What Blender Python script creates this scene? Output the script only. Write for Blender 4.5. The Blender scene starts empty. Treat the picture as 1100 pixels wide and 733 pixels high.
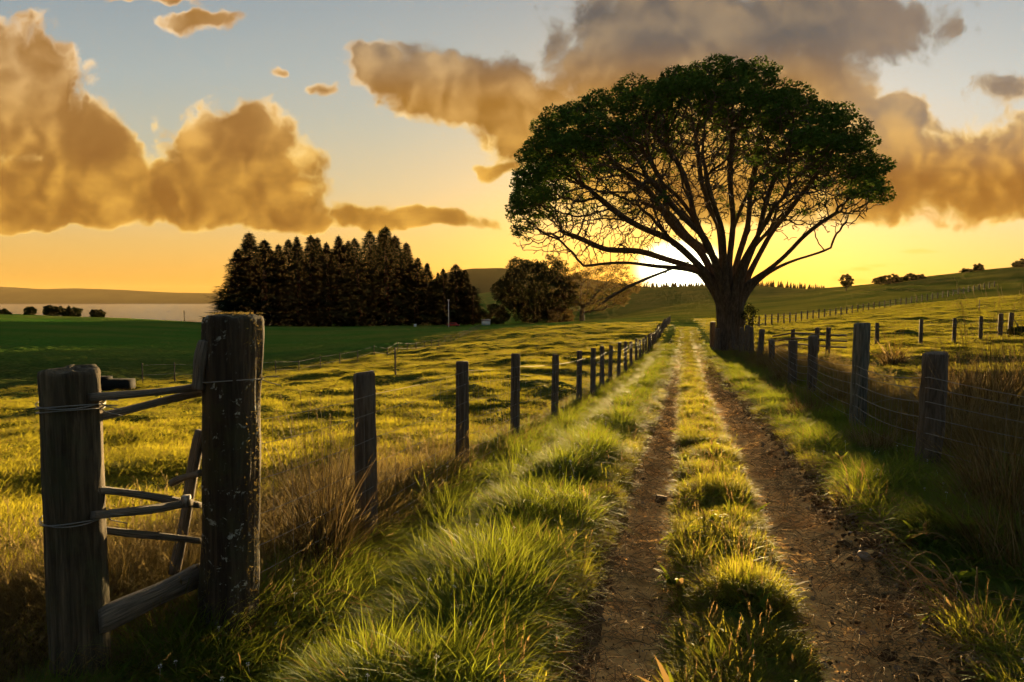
import bpy, math, random
import numpy as np
from mathutils import Vector, Matrix
rnd = random.Random(7)
RNG = np.random.default_rng(11)
C = bpy.context.scene.collection
SC = bpy.context.scene

# ------------------------------------------------------------------ camera
EYE = 1.9
PITCH = math.radians(3.55)
F = 733.0
HZ = 321.0
cam_d = bpy.data.cameras.new('camera'); cam_d.lens = 24.0; cam_d.sensor_width = 36.0
cam_d.clip_start = 0.05; cam_d.clip_end = 40000
cam = bpy.data.objects.new('camera', cam_d); C.objects.link(cam)
cam.location = (0, 0, EYE); cam.rotation_euler = (math.pi/2 - PITCH, 0, 0)
SC.camera = cam

def ray(px, py):
    """direction of a photo pixel scaled so that dir.y == 1 -> (u, w)"""
    a = (px-550)/F; b = (366.5-py)/F
    dy = math.cos(PITCH)+b*math.sin(PITCH); dz = -math.sin(PITCH)+b*math.cos(PITCH)
    return a/dy, dz/dy
def U(px, py): # unpitched pixel coordinates
    u, w = ray(px, py); return 550+F*u, HZ-F*w

# ------------------------------------------------------------------ light
SUN_PX, SUN_PY = 732, 289
su, sw = ray(SUN_PX, SUN_PY)
SUN_AZ = math.atan2(su, 1.0); SUN_EL = math.radians(3.3)
EXPOSURE = 2.5
sun_d = bpy.data.lights.new('sun', 'SUN'); sun_d.energy = 5.0; sun_d.angle = math.radians(0.6)
sun_d.color = (1.0, 0.68, 0.30)
sun = bpy.data.objects.new('sun', sun_d); C.objects.link(sun)
sdir = Vector((math.sin(SUN_AZ)*math.cos(SUN_EL), math.cos(SUN_AZ)*math.cos(SUN_EL), math.sin(SUN_EL)))
sun.rotation_euler = sdir.to_track_quat('Z', 'Y').to_euler()
SC.view_settings.view_transform = 'Standard'; SC.view_settings.look = 'None'
SC.view_settings.exposure = EXPOSURE; SC.view_settings.gamma = 1.0
SC.view_settings.use_curve_mapping = False
SC.render.engine = 'CYCLES'
cy = SC.cycles
cy.use_denoising = True
try: cy.denoiser = 'OPENIMAGEDENOISE'
except Exception: pass
cy.use_adaptive_sampling = True; cy.adaptive_threshold = 0.03; cy.adaptive_min_samples = 10
cy.max_bounces = 6; cy.diffuse_bounces = 2; cy.glossy_bounces = 2; cy.transmission_bounces = 4
cy.transparent_max_bounces = 8; cy.volume_bounces = 0
cy.caustics_reflective = False; cy.caustics_refractive = False
cy.sample_clamp_indirect = 4.0

# ------------------------------------------------------------------ node helpers
class V:
    def __init__(s, nt, sock): s.nt = nt; s.s = sock
    def _m(s, op, *o, clamp=False):
        n = s.nt.nodes.new('ShaderNodeMath'); n.operation = op; n.use_clamp = clamp
        for i, x in enumerate((s,)+o):
            if isinstance(x, V): s.nt.links.new(x.s, n.inputs[i])
            else: n.inputs[i].default_value = x
        return V(s.nt, n.outputs[0])
    def __add__(s, o): return s._m('ADD', o)
    def __sub__(s, o): return s._m('SUBTRACT', o)
    def __mul__(s, o): return s._m('MULTIPLY', o)
    def __truediv__(s, o): return s._m('DIVIDE', o)
    def __radd__(s, o): return s._m('ADD', o)
    def __rmul__(s, o): return s._m('MULTIPLY', o)
    def rsub(s, o): return (s*-1.0)+o
    def max(s, o): return s._m('MAXIMUM', o)
    def smax(s, o, k): return s._m('SMOOTH_MAX', o, k)
    def min(s, o): return s._m('MINIMUM', o)
    def pow(s, o): return s._m('POWER', o)
    def exp(s): return s._m('EXPONENT')
    def abs(s): return s._m('ABSOLUTE')
    def clamp(s): return s._m('ADD', 0.0, clamp=True)
def new(nt, t, **kw):
    n = nt.nodes.new(t)
    for k, v in kw.items(): setattr(n, k, v)
    return n
def inp(nt, n, k, v):
    if isinstance(v, V): nt.links.new(v.s, n.inputs[k])
    elif isinstance(v, bpy.types.NodeSocket): nt.links.new(v, n.inputs[k])
    else: n.inputs[k].default_value = v
def smooth(nt, x, a, b, lo=0.0, hi=1.0):
    n = new(nt, 'ShaderNodeMapRange', interpolation_type='SMOOTHSTEP')
    inp(nt, n, 0, x); n.inputs[1].default_value = a; n.inputs[2].default_value = b
    n.inputs[3].default_value = lo; n.inputs[4].default_value = hi
    return V(nt, n.outputs[0])
def mixc(nt, f, a, b, mode='MIX'):
    n = new(nt, 'ShaderNodeMix', data_type='RGBA', blend_type=mode)
    inp(nt, n, 0, f)
    for k, x in ((6, a), (7, b)):
        if isinstance(x, tuple): n.inputs[k].default_value = (*x[:3], 1)
        else: inp(nt, n, k, x)
    return n.outputs[2]
def noise(nt, vec, scale, detail=4.0, rough=0.55, dist=0.0, dim='3D'):
    n = new(nt, 'ShaderNodeTexNoise', noise_dimensions=dim)
    if vec is not None: nt.links.new(vec.s if isinstance(vec, V) else vec, n.inputs['Vector'])
    n.inputs['Scale'].default_value = scale; n.inputs['Detail'].default_value = detail
    n.inputs['Roughness'].default_value = rough; n.inputs['Distortion'].default_value = dist
    return V(nt, n.outputs[0])
def lin(c):
    return tuple(((x/255)/12.92 if x/255 <= .04045 else ((x/255+.055)/1.055)**2.4) for x in c)
def ramp(nt, x, stops):
    n = new(nt, 'ShaderNodeValToRGB'); inp(nt, n, 0, x)
    e = n.color_ramp.elements
    while len(e) < len(stops): e.new(0.5)
    for i, (p, c) in enumerate(stops): e[i].position = p; e[i].color = (*c, 1)
    return n.outputs[0]

# ------------------------------------------------------------------ world: sky + clouds by direction
W = bpy.data.worlds.new('World'); SC.world = W; W.use_nodes = True
nt = W.node_tree; nt.nodes.clear()
def cloud_group():
    g = bpy.data.node_groups.new('cloud_field', 'ShaderNodeTree')
    g.interface.new_socket('P', in_out='INPUT', socket_type='NodeSocketVector')
    g.interface.new_socket('F', in_out='OUTPUT', socket_type='NodeSocketFloat')
    gi = g.nodes.new('NodeGroupInput'); go = g.nodes.new('NodeGroupOutput')
    P = gi.outputs[0]
    # domain warp
    nz = new(g, 'ShaderNodeTexNoise', noise_dimensions='3D'); g.links.new(P, nz.inputs['Vector'])
    nz.inputs['Scale'].default_value = 0.016; nz.inputs['Detail'].default_value = 4.0
    sub = new(g, 'ShaderNodeVectorMath', operation='SUBTRACT'); g.links.new(nz.outputs['Color'], sub.inputs[0]); sub.inputs[1].default_value = (.5, .5, .5)
    sc = new(g, 'ShaderNodeVectorMath', operation='MULTIPLY'); g.links.new(sub.outputs[0], sc.inputs[0]); sc.inputs[1].default_value = (62, 46, 0)
    ad = new(g, 'ShaderNodeVectorMath', operation='ADD'); g.links.new(P, ad.inputs[0]); g.links.new(sc.outputs[0], ad.inputs[1])
    Q = ad.outputs[0]
    blobs = [  # px, py, rx, ry, rot(deg), weight
        (10, 105, 92, 92, 0, 1), (85, 160, 105, 52, 28, 1), (110, 215, 225, 56, 0, 1), (-190, 165, 200, 110, 0, 1),
        (258, 170, 96, 58, 14, 1), (285, 222, 90, 34, 22, 1), (432, 232, 122, 15, 2, 1),
        (405, 78, 40, 28, 10, .9), (500, 98, 125, 42, 8, 1), (590, 140, 120, 58, 30, 1),
        (730, 60, 150, 110, 0, 1), (880, 25, 165, 42, 0, .8), (760, 170, 190, 100, 0, .8), (880, 110, 80, 75, 35, .8),
        (958, 134, 44, 40, 0, 1), (950, 185, 100, 62, 0, 1), (1095, 190, 150, 62, 0, 1), (1300, 170, 180, 90, 0, 1),
        (1082, 98, 36, 20, 0, .5), (215, 24, 48, 11, -8, .5), (160, 0, 66, 9, 5, .5), (294, 80, 16, 7, 0, .45), (350, 98, 22, 8, 0, .35),
        (545, 183, 32, 8, 0, .6)]
    acc = None
    for (x, y, rx, ry, rot, w) in blobs:
        x, y = U(x, y)
        m = new(g, 'ShaderNodeMapping', vector_type='TEXTURE'); g.links.new(Q, m.inputs[0])
        m.inputs['Location'].default_value = (x, y, 0); m.inputs['Rotation'].default_value = (0, 0, math.radians(rot)); m.inputs['Scale'].default_value = (rx, ry, 1)
        l = new(g, 'ShaderNodeVectorMath', operation='LENGTH'); g.links.new(m.outputs[0], l.inputs[0])
        v = V(g, l.outputs['Value']).rsub(1.0)*w if w != 1 else V(g, l.outputs['Value']).rsub(1.0)
        acc = v if acc is None else acc.smax(v, 0.22)
    # flat bases
    sp = new(g, 'ShaderNodeSeparateXYZ'); g.links.new(Q, sp.inputs[0]); qy = V(g, sp.outputs[1]); qx = V(g, sp.outputs[0])
    acc = acc - smooth(g, qy, 238, 272)*1.2
    vz = new(g, 'ShaderNodeTexVoronoi', feature='SMOOTH_F1'); g.links.new(Q, vz.inputs['Vector'])
    vz.inputs['Scale'].default_value = 0.040; vz.inputs['Detail'].default_value = 2.5; vz.inputs['Roughness'].default_value = 0.5
    try: vz.inputs['Smoothness'].default_value = 0.5
    except Exception: pass
    b = V(g, vz.outputs['Distance']).rsub(0.45)
    n2 = noise(g, Q, 0.028, 8.0, 0.60)
    g.interface.new_socket('B', in_out='OUTPUT', socket_type='NodeSocketFloat')
    g.interface.new_socket('R', in_out='OUTPUT', socket_type='NodeSocketFloat')
    g.interface.new_socket('L', in_out='INPUT', socket_type='NodeSocketVector')
    def bill(off, sc, det_):
        a_ = new(g, 'ShaderNodeVectorMath', operation='ADD'); g.links.new(Q, a_.inputs[0])
        if off is not None: g.links.new(off, a_.inputs[1])
        v_ = new(g, 'ShaderNodeTexVoronoi', feature='SMOOTH_F1'); g.links.new(a_.outputs[0], v_.inputs['Vector'])
        v_.inputs['Scale'].default_value = sc; v_.inputs['Detail'].default_value = det_; v_.inputs['Roughness'].default_value = 0.55
        v_.inputs['Smoothness'].default_value = 0.85
        return V(g, v_.outputs['Distance'])
    gi = [n for n in g.nodes if n.type == 'GROUP_INPUT'][0]
    rl = bill(gi.outputs['L'], 0.021, 1.6)-bill(None, 0.021, 1.6)
    go = [n for n in g.nodes if n.type == 'GROUP_OUTPUT'][0]
    det = b*0.30 + (n2-0.5)*0.50
    acc = acc + det + 0.12
    g.links.new(acc.s, go.inputs[0]); g.links.new(det.s, go.inputs[1]); g.links.new(rl.s, go.inputs[2])
    return g
tc = new(nt, 'ShaderNodeTexCoord')
sx = new(nt, 'ShaderNodeSeparateXYZ'); nt.links.new(tc.outputs['Generated'], sx.inputs[0])
X, Y, Z = (V(nt, sx.outputs[i]) for i in range(3))
rh = (X*X+Y*Y).pow(0.5)
D = Y.max(rh*0.4)
PX = X/D*F+550.0; PY = (Z/D*F).rsub(HZ)
def comb(px, py, z=0.0):
    c = new(nt, 'ShaderNodeCombineXYZ'); inp(nt, c, 0, px); inp(nt, c, 1, py); c.inputs[2].default_value = z
    return c.outputs[0]
P0 = comb(PX, PY)
spx, spy = U(SUN_PX, SUN_PY)
dx = PX.rsub(spx); dy = PY.rsub(spy)
dl = (dx*dx+dy*dy+400.0).pow(0.5)
cg = cloud_group()
cgn = new(nt, 'ShaderNodeGroup'); cgn.node_tree = cg; nt.links.new(P0, cgn.inputs['P']); nt.links.new(comb(dx/dl*12.0, dy/dl*12.0), cgn.inputs['L'])
f1 = V(nt, cgn.outputs['F']); fdet = V(nt, cgn.outputs['B']); relief = V(nt, cgn.outputs['R'])
dens = smooth(nt, f1, -0.05, 0.18)
# clear sky by elevation, warmer near the sun
K = 2**(-EXPOSURE)
def E(c, k=1.0): return tuple(v*K*k for v in lin(c))
t = (PY/340.0).clamp()
skyc = ramp(nt, t, [(0.0, E((146, 158, 164))), (0.25, E((168, 176, 172))), (0.42, E((184, 182, 162))), (0.60, E((204, 184, 140))), (0.76, E((226, 180, 100))), (0.93, E((240, 172, 60))), (1.0, E((225, 150, 40)))])
skyr = ramp(nt, t, [(0.0, E((158, 170, 176))), (0.3, E((186, 194, 192))), (0.55, E((205, 196, 176))), (0.75, E((240, 196, 130))), (0.90, E((246, 196, 90))), (1.0, E((240, 180, 50)))])
base = mixc(nt, smooth(nt, PX, 600, 950), skyc, skyr)
nish = new(nt, 'ShaderNodeTexSky', sky_type='NISHITA'); nish.sun_disc = False
nish.sun_elevation = SUN_EL; nish.sun_rotation = SUN_AZ; nish.dust_density = 2.0
nb = mixc(nt, 1.0, nish.outputs[0], (0.06, 0.06, 0.06), 'MULTIPLY')
base = mixc(nt, 0.12, base, nb)
# faint streaks low in the sky
stv = comb(PX*0.25, PY*1.6)
st = noise(nt, stv, 0.05, 4.0, .5)
stm = smooth(nt, st, .56, .70)*smooth(nt, PY, 235, 285)*smooth(nt, PX, 780, 900)
base = mixc(nt, stm*0.45, base, E((250, 205, 60)))
# glow round the sun
ang = (dx*dx+(dy*dy)*1.6).pow(0.5)
g1 = (ang*ang*(-1.0/(150.0**2))).exp()
base = mixc(nt, g1*0.44, base, E((255, 190, 40), 1.0))
# clouds: thin rims glow, cores brown, upper parts grey mauve
rim = smooth(nt, f1, 0.03, 0.30, 1.0, 0.0)
low = smooth(nt, PY, 150, 262)
warm = smooth(nt, PY, 40, 150)
coreL = mixc(nt, smooth(nt, PY, 60, 240), E((164, 116, 54)), E((146, 94, 30)))
coreC = mixc(nt, smooth(nt, PY, 40, 120), E((104, 96, 90)), E((166, 114, 38)))
coreR = mixc(nt, smooth(nt, PY, 125, 200), E((134, 118, 104)), E((158, 102, 30)))
core = mixc(nt, smooth(nt, PX, 320, 420), coreL, coreC)
core = mixc(nt, smooth(nt, PX, 840, 960), core, coreR)
litc = mixc(nt, smooth(nt, PY, 40, 200), E((236, 196, 138), 1.05), E((252, 190, 78), 1.08))
nl = noise(nt, P0, 0.011, 5.0, .5)
lf = smooth(nt, relief*0.50+(nl-.5)*.95+fdet*.14, -0.20, 0.34)*(smooth(nt, PX, 420, 560)*smooth(nt, PY, 150, 40)*.62).rsub(1.0)
cc = mixc(nt, (lf*0.70+low*smooth(nt, f1, .55, .1)*.35).clamp(), core, litc)
band = noise(nt, comb(PX*0.35, PY*1.5), 0.022, 4.0, .55)
cc = mixc(nt, smooth(nt, band, .46, .66)*smooth(nt, PY, 110, 190)*.38, cc, E((134, 84, 28)))
topg = smooth(nt, PX, 360, 460)*smooth(nt, PY, 130, 70)
rimc = mixc(nt, topg, mixc(nt, smooth(nt, PY, 60, 200), E((255, 218, 166), 1.1), E((255, 212, 116), 1.1)), E((164, 156, 142)))
cc = mixc(nt, (rim*(0.66+relief*1.3+nl*0.7-0.25)).clamp(), cc, rimc)
col = mixc(nt, dens*0.97, base, cc)
back = smooth(nt, (X*math.sin(SUN_AZ)+Y*math.cos(SUN_AZ)), 0.45, -0.5)
col = mixc(nt, back, col, mixc(nt, 1.0, col, (0.44, 0.52, 0.62), 'MULTIPLY'))
# the sun itself burning out
disc = smooth(nt, (dx*dx*0.6+dy*dy*1.5).pow(0.5), 13.0, 44.0, 1.0, 0.0)
g2 = (ang*ang*(-1.0/(40.0**2))).exp()
col = mixc(nt, g2*0.75, col, E((255, 225, 110), 1.6))
col = mixc(nt, disc, col, E((255, 250, 205), 7.0))
bg = new(nt, 'ShaderNodeBackground'); nt.links.new(col, bg.inputs[0]); bg.inputs[1].default_value = 1.0
wo = new(nt, 'ShaderNodeOutputWorld'); nt.links.new(bg.outputs[0], wo.inputs[0])
try: W.cycles.sampling_method = 'NONE'
except Exception: pass

# ------------------------------------------------------------------ materials
def mat(name):
    m = bpy.data.materials.new(name); m.use_nodes = True; m.node_tree.nodes.clear()
    return m, m.node_tree
def out(nt, sh, disp=None):
    o = new(nt, 'ShaderNodeOutputMaterial'); nt.links.new(sh, o.inputs[0])
def attr(nt, name):
    a = new(nt, 'ShaderNodeAttribute', attribute_name=name); return V(nt, a.outputs['Fac'])
def grass_mat(name, base, tip, trans, dry=(0.16, 0.10, 0.035), dryness=0.15, tw=0.5, spec=0.06):
    m, nt = mat(name)
    t = attr(nt, 't'); r = attr(nt, 'r')
    oi = new(nt, 'ShaderNodeObjectInfo')
    geo = new(nt, 'ShaderNodeNewGeometry')
    big = noise(nt, geo.outputs['Position'], 0.35, 3.0)
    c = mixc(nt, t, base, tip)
    c = mixc(nt, (big*1.4-0.45).clamp()*0.45, c, tuple(x*y for x, y in zip(tip, (1.25, 1.0, .7))))
    isdry = smooth(nt, r+V(nt, oi.outputs['Random'])*0.35, 1.20-dryness, 1.32-dryness)
    c = mixc(nt, isdry, c, dry)
    v = V(nt, oi.outputs['Random'])*0.5+0.75
    hsv = new(nt, 'ShaderNodeHueSaturation'); nt.links.new(c, hsv.inputs['Color']); nt.links.new(v.s, hsv.inputs['Value'])
    df = new(nt, 'ShaderNodeBsdfPrincipled'); nt.links.new(hsv.outputs[0], df.inputs['Base Color']); df.inputs['Roughness'].default_value = 0.65
    df.inputs['Specular IOR Level'].default_value = spec
    tr = new(nt, 'ShaderNodeBsdfTranslucent')
    tcx = mixc(nt, isdry, trans, tuple(min(1, x*2.2) for x in dry))
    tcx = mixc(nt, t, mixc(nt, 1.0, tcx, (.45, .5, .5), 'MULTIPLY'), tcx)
    nt.links.new(tcx, tr.inputs[0])
    mx = new(nt, 'ShaderNodeMixShader'); mx.inputs[0].default_value = tw
    nt.links.new(df.outputs[0], mx.inputs[1]); nt.links.new(tr.outputs[0], mx.inputs[2])
    out(nt, mx.outputs[0]); return m
def plain(name, c1, c2=None, scale=6.0, rough=0.8, bump=0.0, bscale=20.0, stretch=None, spec=0.3, metal=0.0):
    m, nt = mat(name)
    tc = new(nt, 'ShaderNodeTexCoord'); vec = tc.outputs['Object']
    if stretch:
        mp = new(nt, 'ShaderNodeMapping'); nt.links.new(vec, mp.inputs[0]); mp.inputs['Scale'].default_value = stretch; vec = mp.outputs[0]
    p = new(nt, 'ShaderNodeBsdfPrincipled'); p.inputs['Roughness'].default_value = rough
    p.inputs['Specular IOR Level'].default_value = spec; p.inputs['Metallic'].default_value = metal
    if c2 is None: p.inputs['Base Color'].default_value = (*c1, 1)
    else:
        n = noise(nt, vec, scale, 6.0, .6)
        nt.links.new(mixc(nt, smooth(nt, n, .35, .68), c1, c2), p.inputs['Base Color'])
    if bump:
        n = noise(nt, vec, bscale, 6.0, .6)
        b = new(nt, 'ShaderNodeBump'); b.inputs['Strength'].default_value = bump; b.inputs['Distance'].default_value = 0.02
        nt.links.new(n.s, b.inputs['Height']); nt.links.new(b.outputs[0], p.inputs['Normal'])
    out(nt, p.outputs[0]); return m
M = {}
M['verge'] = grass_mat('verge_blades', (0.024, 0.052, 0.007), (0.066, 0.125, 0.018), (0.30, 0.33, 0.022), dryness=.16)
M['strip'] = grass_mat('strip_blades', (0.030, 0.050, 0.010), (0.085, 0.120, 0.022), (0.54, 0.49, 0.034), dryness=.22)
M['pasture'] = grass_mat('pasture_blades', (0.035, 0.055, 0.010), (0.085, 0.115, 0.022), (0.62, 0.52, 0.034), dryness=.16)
M['dry'] = grass_mat('dry_blades', (0.040, 0.030, 0.012), (0.110, 0.078, 0.028), (0.27, 0.19, 0.05), dry=(.13, .095, .036), dryness=.3)
M['rush'] = grass_mat('rush_blades', (0.028, 0.024, 0.008), (0.085, 0.055, 0.020), (0.24, 0.14, 0.035), dry=(.20, .14, .06), dryness=.36, tw=.32)
M['tub'] = plain('dark_tub', (0.012, 0.012, 0.011), None, rough=.9, spec=.1)
M['petal'] = plain('petal', (0.75, 0.72, 0.66), None, rough=.8, spec=.1)
M['stalk'] = grass_mat('dead_stalk', (0.020, 0.016, 0.007), (0.055, 0.038, 0.016), (0.10, 0.065, 0.02), dry=(.12, .08, .035), dryness=.2, tw=.3)
M['straw'] = plain('straw', (0.24, 0.16, 0.07), (0.12, 0.08, 0.04), 8, spec=.05, rough=.95)
M['bark'] = plain('bark', (0.055, 0.036, 0.022), (0.12, 0.085, 0.055), 3.0, .9, .9, 6.0, (3, 3, .6))
M['leaf'] = grass_mat('cypress_leaf', (0.040, 0.080, 0.016), (0.075, 0.135, 0.026), (0.08, 0.11, 0.014), dryness=-.4, tw=.2, spec=0.0)
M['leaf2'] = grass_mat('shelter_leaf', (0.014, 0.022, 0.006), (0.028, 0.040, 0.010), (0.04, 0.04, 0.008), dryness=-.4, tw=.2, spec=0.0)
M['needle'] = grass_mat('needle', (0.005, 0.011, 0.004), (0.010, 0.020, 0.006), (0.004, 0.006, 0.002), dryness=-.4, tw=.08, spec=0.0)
M['gold_leaf'] = grass_mat('autumn_leaf', (0.035, 0.028, 0.010), (0.070, 0.048, 0.014), (0.13, 0.08, 0.018), dryness=.1, tw=.5)
M['wire'] = plain('wire', (0.22, 0.21, 0.19), None, rough=.6, metal=.3, spec=.2)
M['post'] = plain('post_timber', (0.060, 0.043, 0.028), (0.13, 0.10, 0.07), 7.0, .85, .8, 14.0, (5, 5, .5))
M['greypost'] = plain('grey_post_timber', (0.07, 0.066, 0.045), (0.17, 0.155, 0.115), 7.0, .85, .8, 14.0, (5, 5, .5))
M['rail'] = plain('rail_timber', (0.10, 0.070, 0.045), (0.22, 0.16, 0.11), 6.0, .8, .7, 12.0, (1, 6, 6))
M['steel'] = plain('strap_metal', (0.45, 0.43, 0.40), (0.2, .15, .1), 20, .5, metal=.7)
M['stone'] = plain('stone', (0.16, 0.12, 0.085), (0.28, 0.22, 0.16), 9.0, .8, .6, 30, spec=.05)
M['clod'] = plain('clod_earth', (0.07, 0.043, 0.022), (0.14, 0.085, 0.04), 12.0, .95, .8, 40, spec=.03)
def rail_mat():
    m, nt = mat('grey_rail'); c = new(nt, 'ShaderNodeCombineXYZ'); inp(nt, c, 0, attr(nt, 't')*2.2); inp(nt, c, 1, attr(nt, 'r')*14.0)
    g = noise(nt, c.outputs[0], 3.0, 8.0, .62); g2 = noise(nt, c.outputs[0], .8, 3.0)
    col = mixc(nt, smooth(nt, g, .35, .66), (0.055, 0.042, 0.028), (0.20, 0.16, 0.115)); col = mixc(nt, smooth(nt, g2, .5, .65)*.5, col, (.05, .045, .02))
    p = new(nt, 'ShaderNodeBsdfPrincipled'); nt.links.new(col, p.inputs['Base Color']); p.inputs['Roughness'].default_value = .75
    b = new(nt, 'ShaderNodeBump'); b.inputs['Strength'].default_value = .8; b.inputs['Distance'].default_value = .006; nt.links.new(g.s, b.inputs['Height']); nt.links.new(b.outputs[0], p.inputs['Normal'])
    out(nt, p.outputs[0]); return m
M['hurdle'] = rail_mat()
def timber_mat(name, dark, light, green, lichen=0.0, gy=0.2):
    m, nt = mat(name)
    tc = new(nt, 'ShaderNodeTexCoord'); O = tc.outputs['Object']
    mp = new(nt, 'ShaderNodeMapping'); nt.links.new(O, mp.inputs[0]); mp.inputs['Scale'].default_value = (1, 1, .07)
    g = noise(nt, mp.outputs[0], 34, 8.0, .65, .3); g2 = noise(nt, mp.outputs[0], 9, 5.0, .6)
    c = mixc(nt, smooth(nt, g, .38, .66), dark, light)
    c = mixc(nt, smooth(nt, g2, .42, .62)*.6, c, tuple(x*.45 for x in dark))
    al = noise(nt, O, 5.0, 5.0, .6)
    c = mixc(nt, smooth(nt, al, .45, .65)*gy, c, green)
    if lichen:
        vz = new(nt, 'ShaderNodeTexVoronoi'); nt.links.new(O, vz.inputs['Vector']); vz.inputs['Scale'].default_value = 24
        n3 = noise(nt, O, 9.0, 3.0); n4 = noise(nt, O, 60.0, 4.0)
        n5 = noise(nt, O, 22.0, 6.0, .65, .6); li = smooth(nt, n5+n4*.15, .66, .72)*smooth(nt, n3, .44, .56)
        c = mixc(nt, li*lichen, c, (0.34, 0.35, 0.29))
    p = new(nt, 'ShaderNodeBsdfPrincipled'); nt.links.new(c, p.inputs['Base Color']); p.inputs['Roughness'].default_value = .9
    p.inputs['Specular IOR Level'].default_value = .2
    b = new(nt, 'ShaderNodeBump'); b.inputs['Strength'].default_value = 1.0; b.inputs['Distance'].default_value = 0.012
    nt.links.new((g*1.0+al*.3).s, b.inputs['Height']); nt.links.new(b.outputs[0], p.inputs['Normal'])
    out(nt, p.outputs[0]); return m
M['bigpost'] = timber_mat('lichened_timber', (0.036, 0.026, 0.016), (0.095, 0.070, 0.042), (0.05, 0.058, 0.02), 0.8, .4)
M['leftpost'] = timber_mat('weathered_timber', (0.046, 0.035, 0.020), (0.165, 0.125, 0.075), (0.065, 0.072, 0.03), 0.0, .4)

# ------------------------------------------------------------------ object helpers
def tag(o, label=None, cat=None, group=None, kind=None):
    if label: o['label'] = label
    if cat: o['category'] = cat
    if group: o['group'] = group
    if kind: o['kind'] = kind
    return o
def empty(name, loc, rz=0):
    o = bpy.data.objects.new(name, None); C.objects.link(o); o.location = loc; o.rotation_euler = (0, 0, rz); o.empty_display_size = .2
    return o
class MB:
    """collects numpy vertex / face blocks"""
    def __init__(s): s.v = []; s.q = []; s.t = []; s.n = 0; s.at = []; s.ar = []
    def add(s, v, q=None, t=None, at=0.5, ar=0.5):
        v = np.asarray(v, float).reshape(-1, 3)
        if q is not None and len(q): s.q.append(np.asarray(q, int).reshape(-1, 4)+s.n)
        if t is not None and len(t): s.t.append(np.asarray(t, int).reshape(-1, 3)+s.n)
        s.v.append(v); s.n += len(v)
        s.at.append(np.broadcast_to(np.asarray(at, float), (len(v),))); s.ar.append(np.broadcast_to(np.asarray(ar, float), (len(v),)))
    def mesh(s, name, m, smooth=False):
        me = bpy.data.meshes.new(name)
        v = np.concatenate(s.v); q = np.concatenate(s.q) if s.q else np.zeros((0, 4), int); t = np.concatenate(s.t) if s.t else np.zeros((0, 3), int)
        me.vertices.add(len(v)); me.vertices.foreach_set('co', v.astype(np.float32).ravel())
        li = np.concatenate([q.ravel(), t.ravel()]); me.loops.add(len(li)); me.loops.foreach_set('vertex_index', li.astype(np.int32))
        npf = len(q)+len(t); me.polygons.add(npf)
        ls = np.concatenate([np.arange(len(q))*4, len(q)*4+np.arange(len(t))*3])
        me.polygons.foreach_set('loop_start', ls.astype(np.int32))
        try: me.polygons.foreach_set('loop_total', np.concatenate([np.full(len(q), 4), np.full(len(t), 3)]).astype(np.int32))
        except Exception: pass
        me.update(calc_edges=True)
        if smooth: me.polygons.foreach_set('use_smooth', np.ones(npf, bool))
        for nm, arr in (('t', s.at), ('r', s.ar)):
            a = me.attributes.new(nm, 'FLOAT', 'POINT'); a.data.foreach_set('value', np.concatenate(arr).astype(np.float32))
        if m is not None: me.materials.append(m)
        me.validate()
        return me
    def build(s, name, m, parent=None, smooth=False):
        o = bpy.data.objects.new(name, s.mesh(name, m, smooth)); C.objects.link(o)
        if parent is not None: o.parent = parent
        return o
def frames(P):
    P = np.asarray(P, float); T = np.gradient(P, axis=0) if len(P) > 2 else np.repeat((P[-1:]-P[:1]), len(P), 0)
    T /= np.linalg.norm(T, axis=1, keepdims=True)+1e-12
    ref = np.where(np.abs(T[:, 2:3]) < .92, np.array([[0, 0, 1.]]), np.array([[0, 1., 0]]))
    A = np.cross(T, ref); A /= np.linalg.norm(A, axis=1, keepdims=True)+1e-12
    for i in range(1, len(A)):
        a = A[i-1]-T[i]*np.dot(A[i-1], T[i]); A[i] = a/(np.linalg.norm(a)+1e-12)
    return T, A, np.cross(T, A)
def tube(mb, P, R, n=6, cap=True, at=.5, ar=.5, wob=None):
    P = np.asarray(P, float); R = np.broadcast_to(np.asarray(R, float), (len(P),))
    T, A, B = frames(P)
    th = np.linspace(0, 2*math.pi, n, endpoint=False)
    rr = R[:, None] if wob is None else R[:, None]*wob
    V_ = P[:, None, :]+(rr[:, :, None] if wob is not None else rr[:, :, None])*(np.cos(th)[None, :, None]*A[:, None, :]+np.sin(th)[None, :, None]*B[:, None, :])
    L = len(P); i = np.arange(L-1)[:, None]*n; j = np.arange(n)[None, :]; k = (j+1) % n
    q = np.stack([i+j, i+k, i+n+k, i+n+j], -1).reshape(-1, 4)
    v = V_.reshape(-1, 3); tr = []
    if cap:
        v = np.vstack([v, P[0], P[-1]]); a, b = L*n, L*n+1
        for x in range(n):
            y = (x+1) % n; tr += [(a, y, x), (b, (L-1)*n+x, (L-1)*n+y)]
    mb.add(v, q, tr, at, ar)
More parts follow.
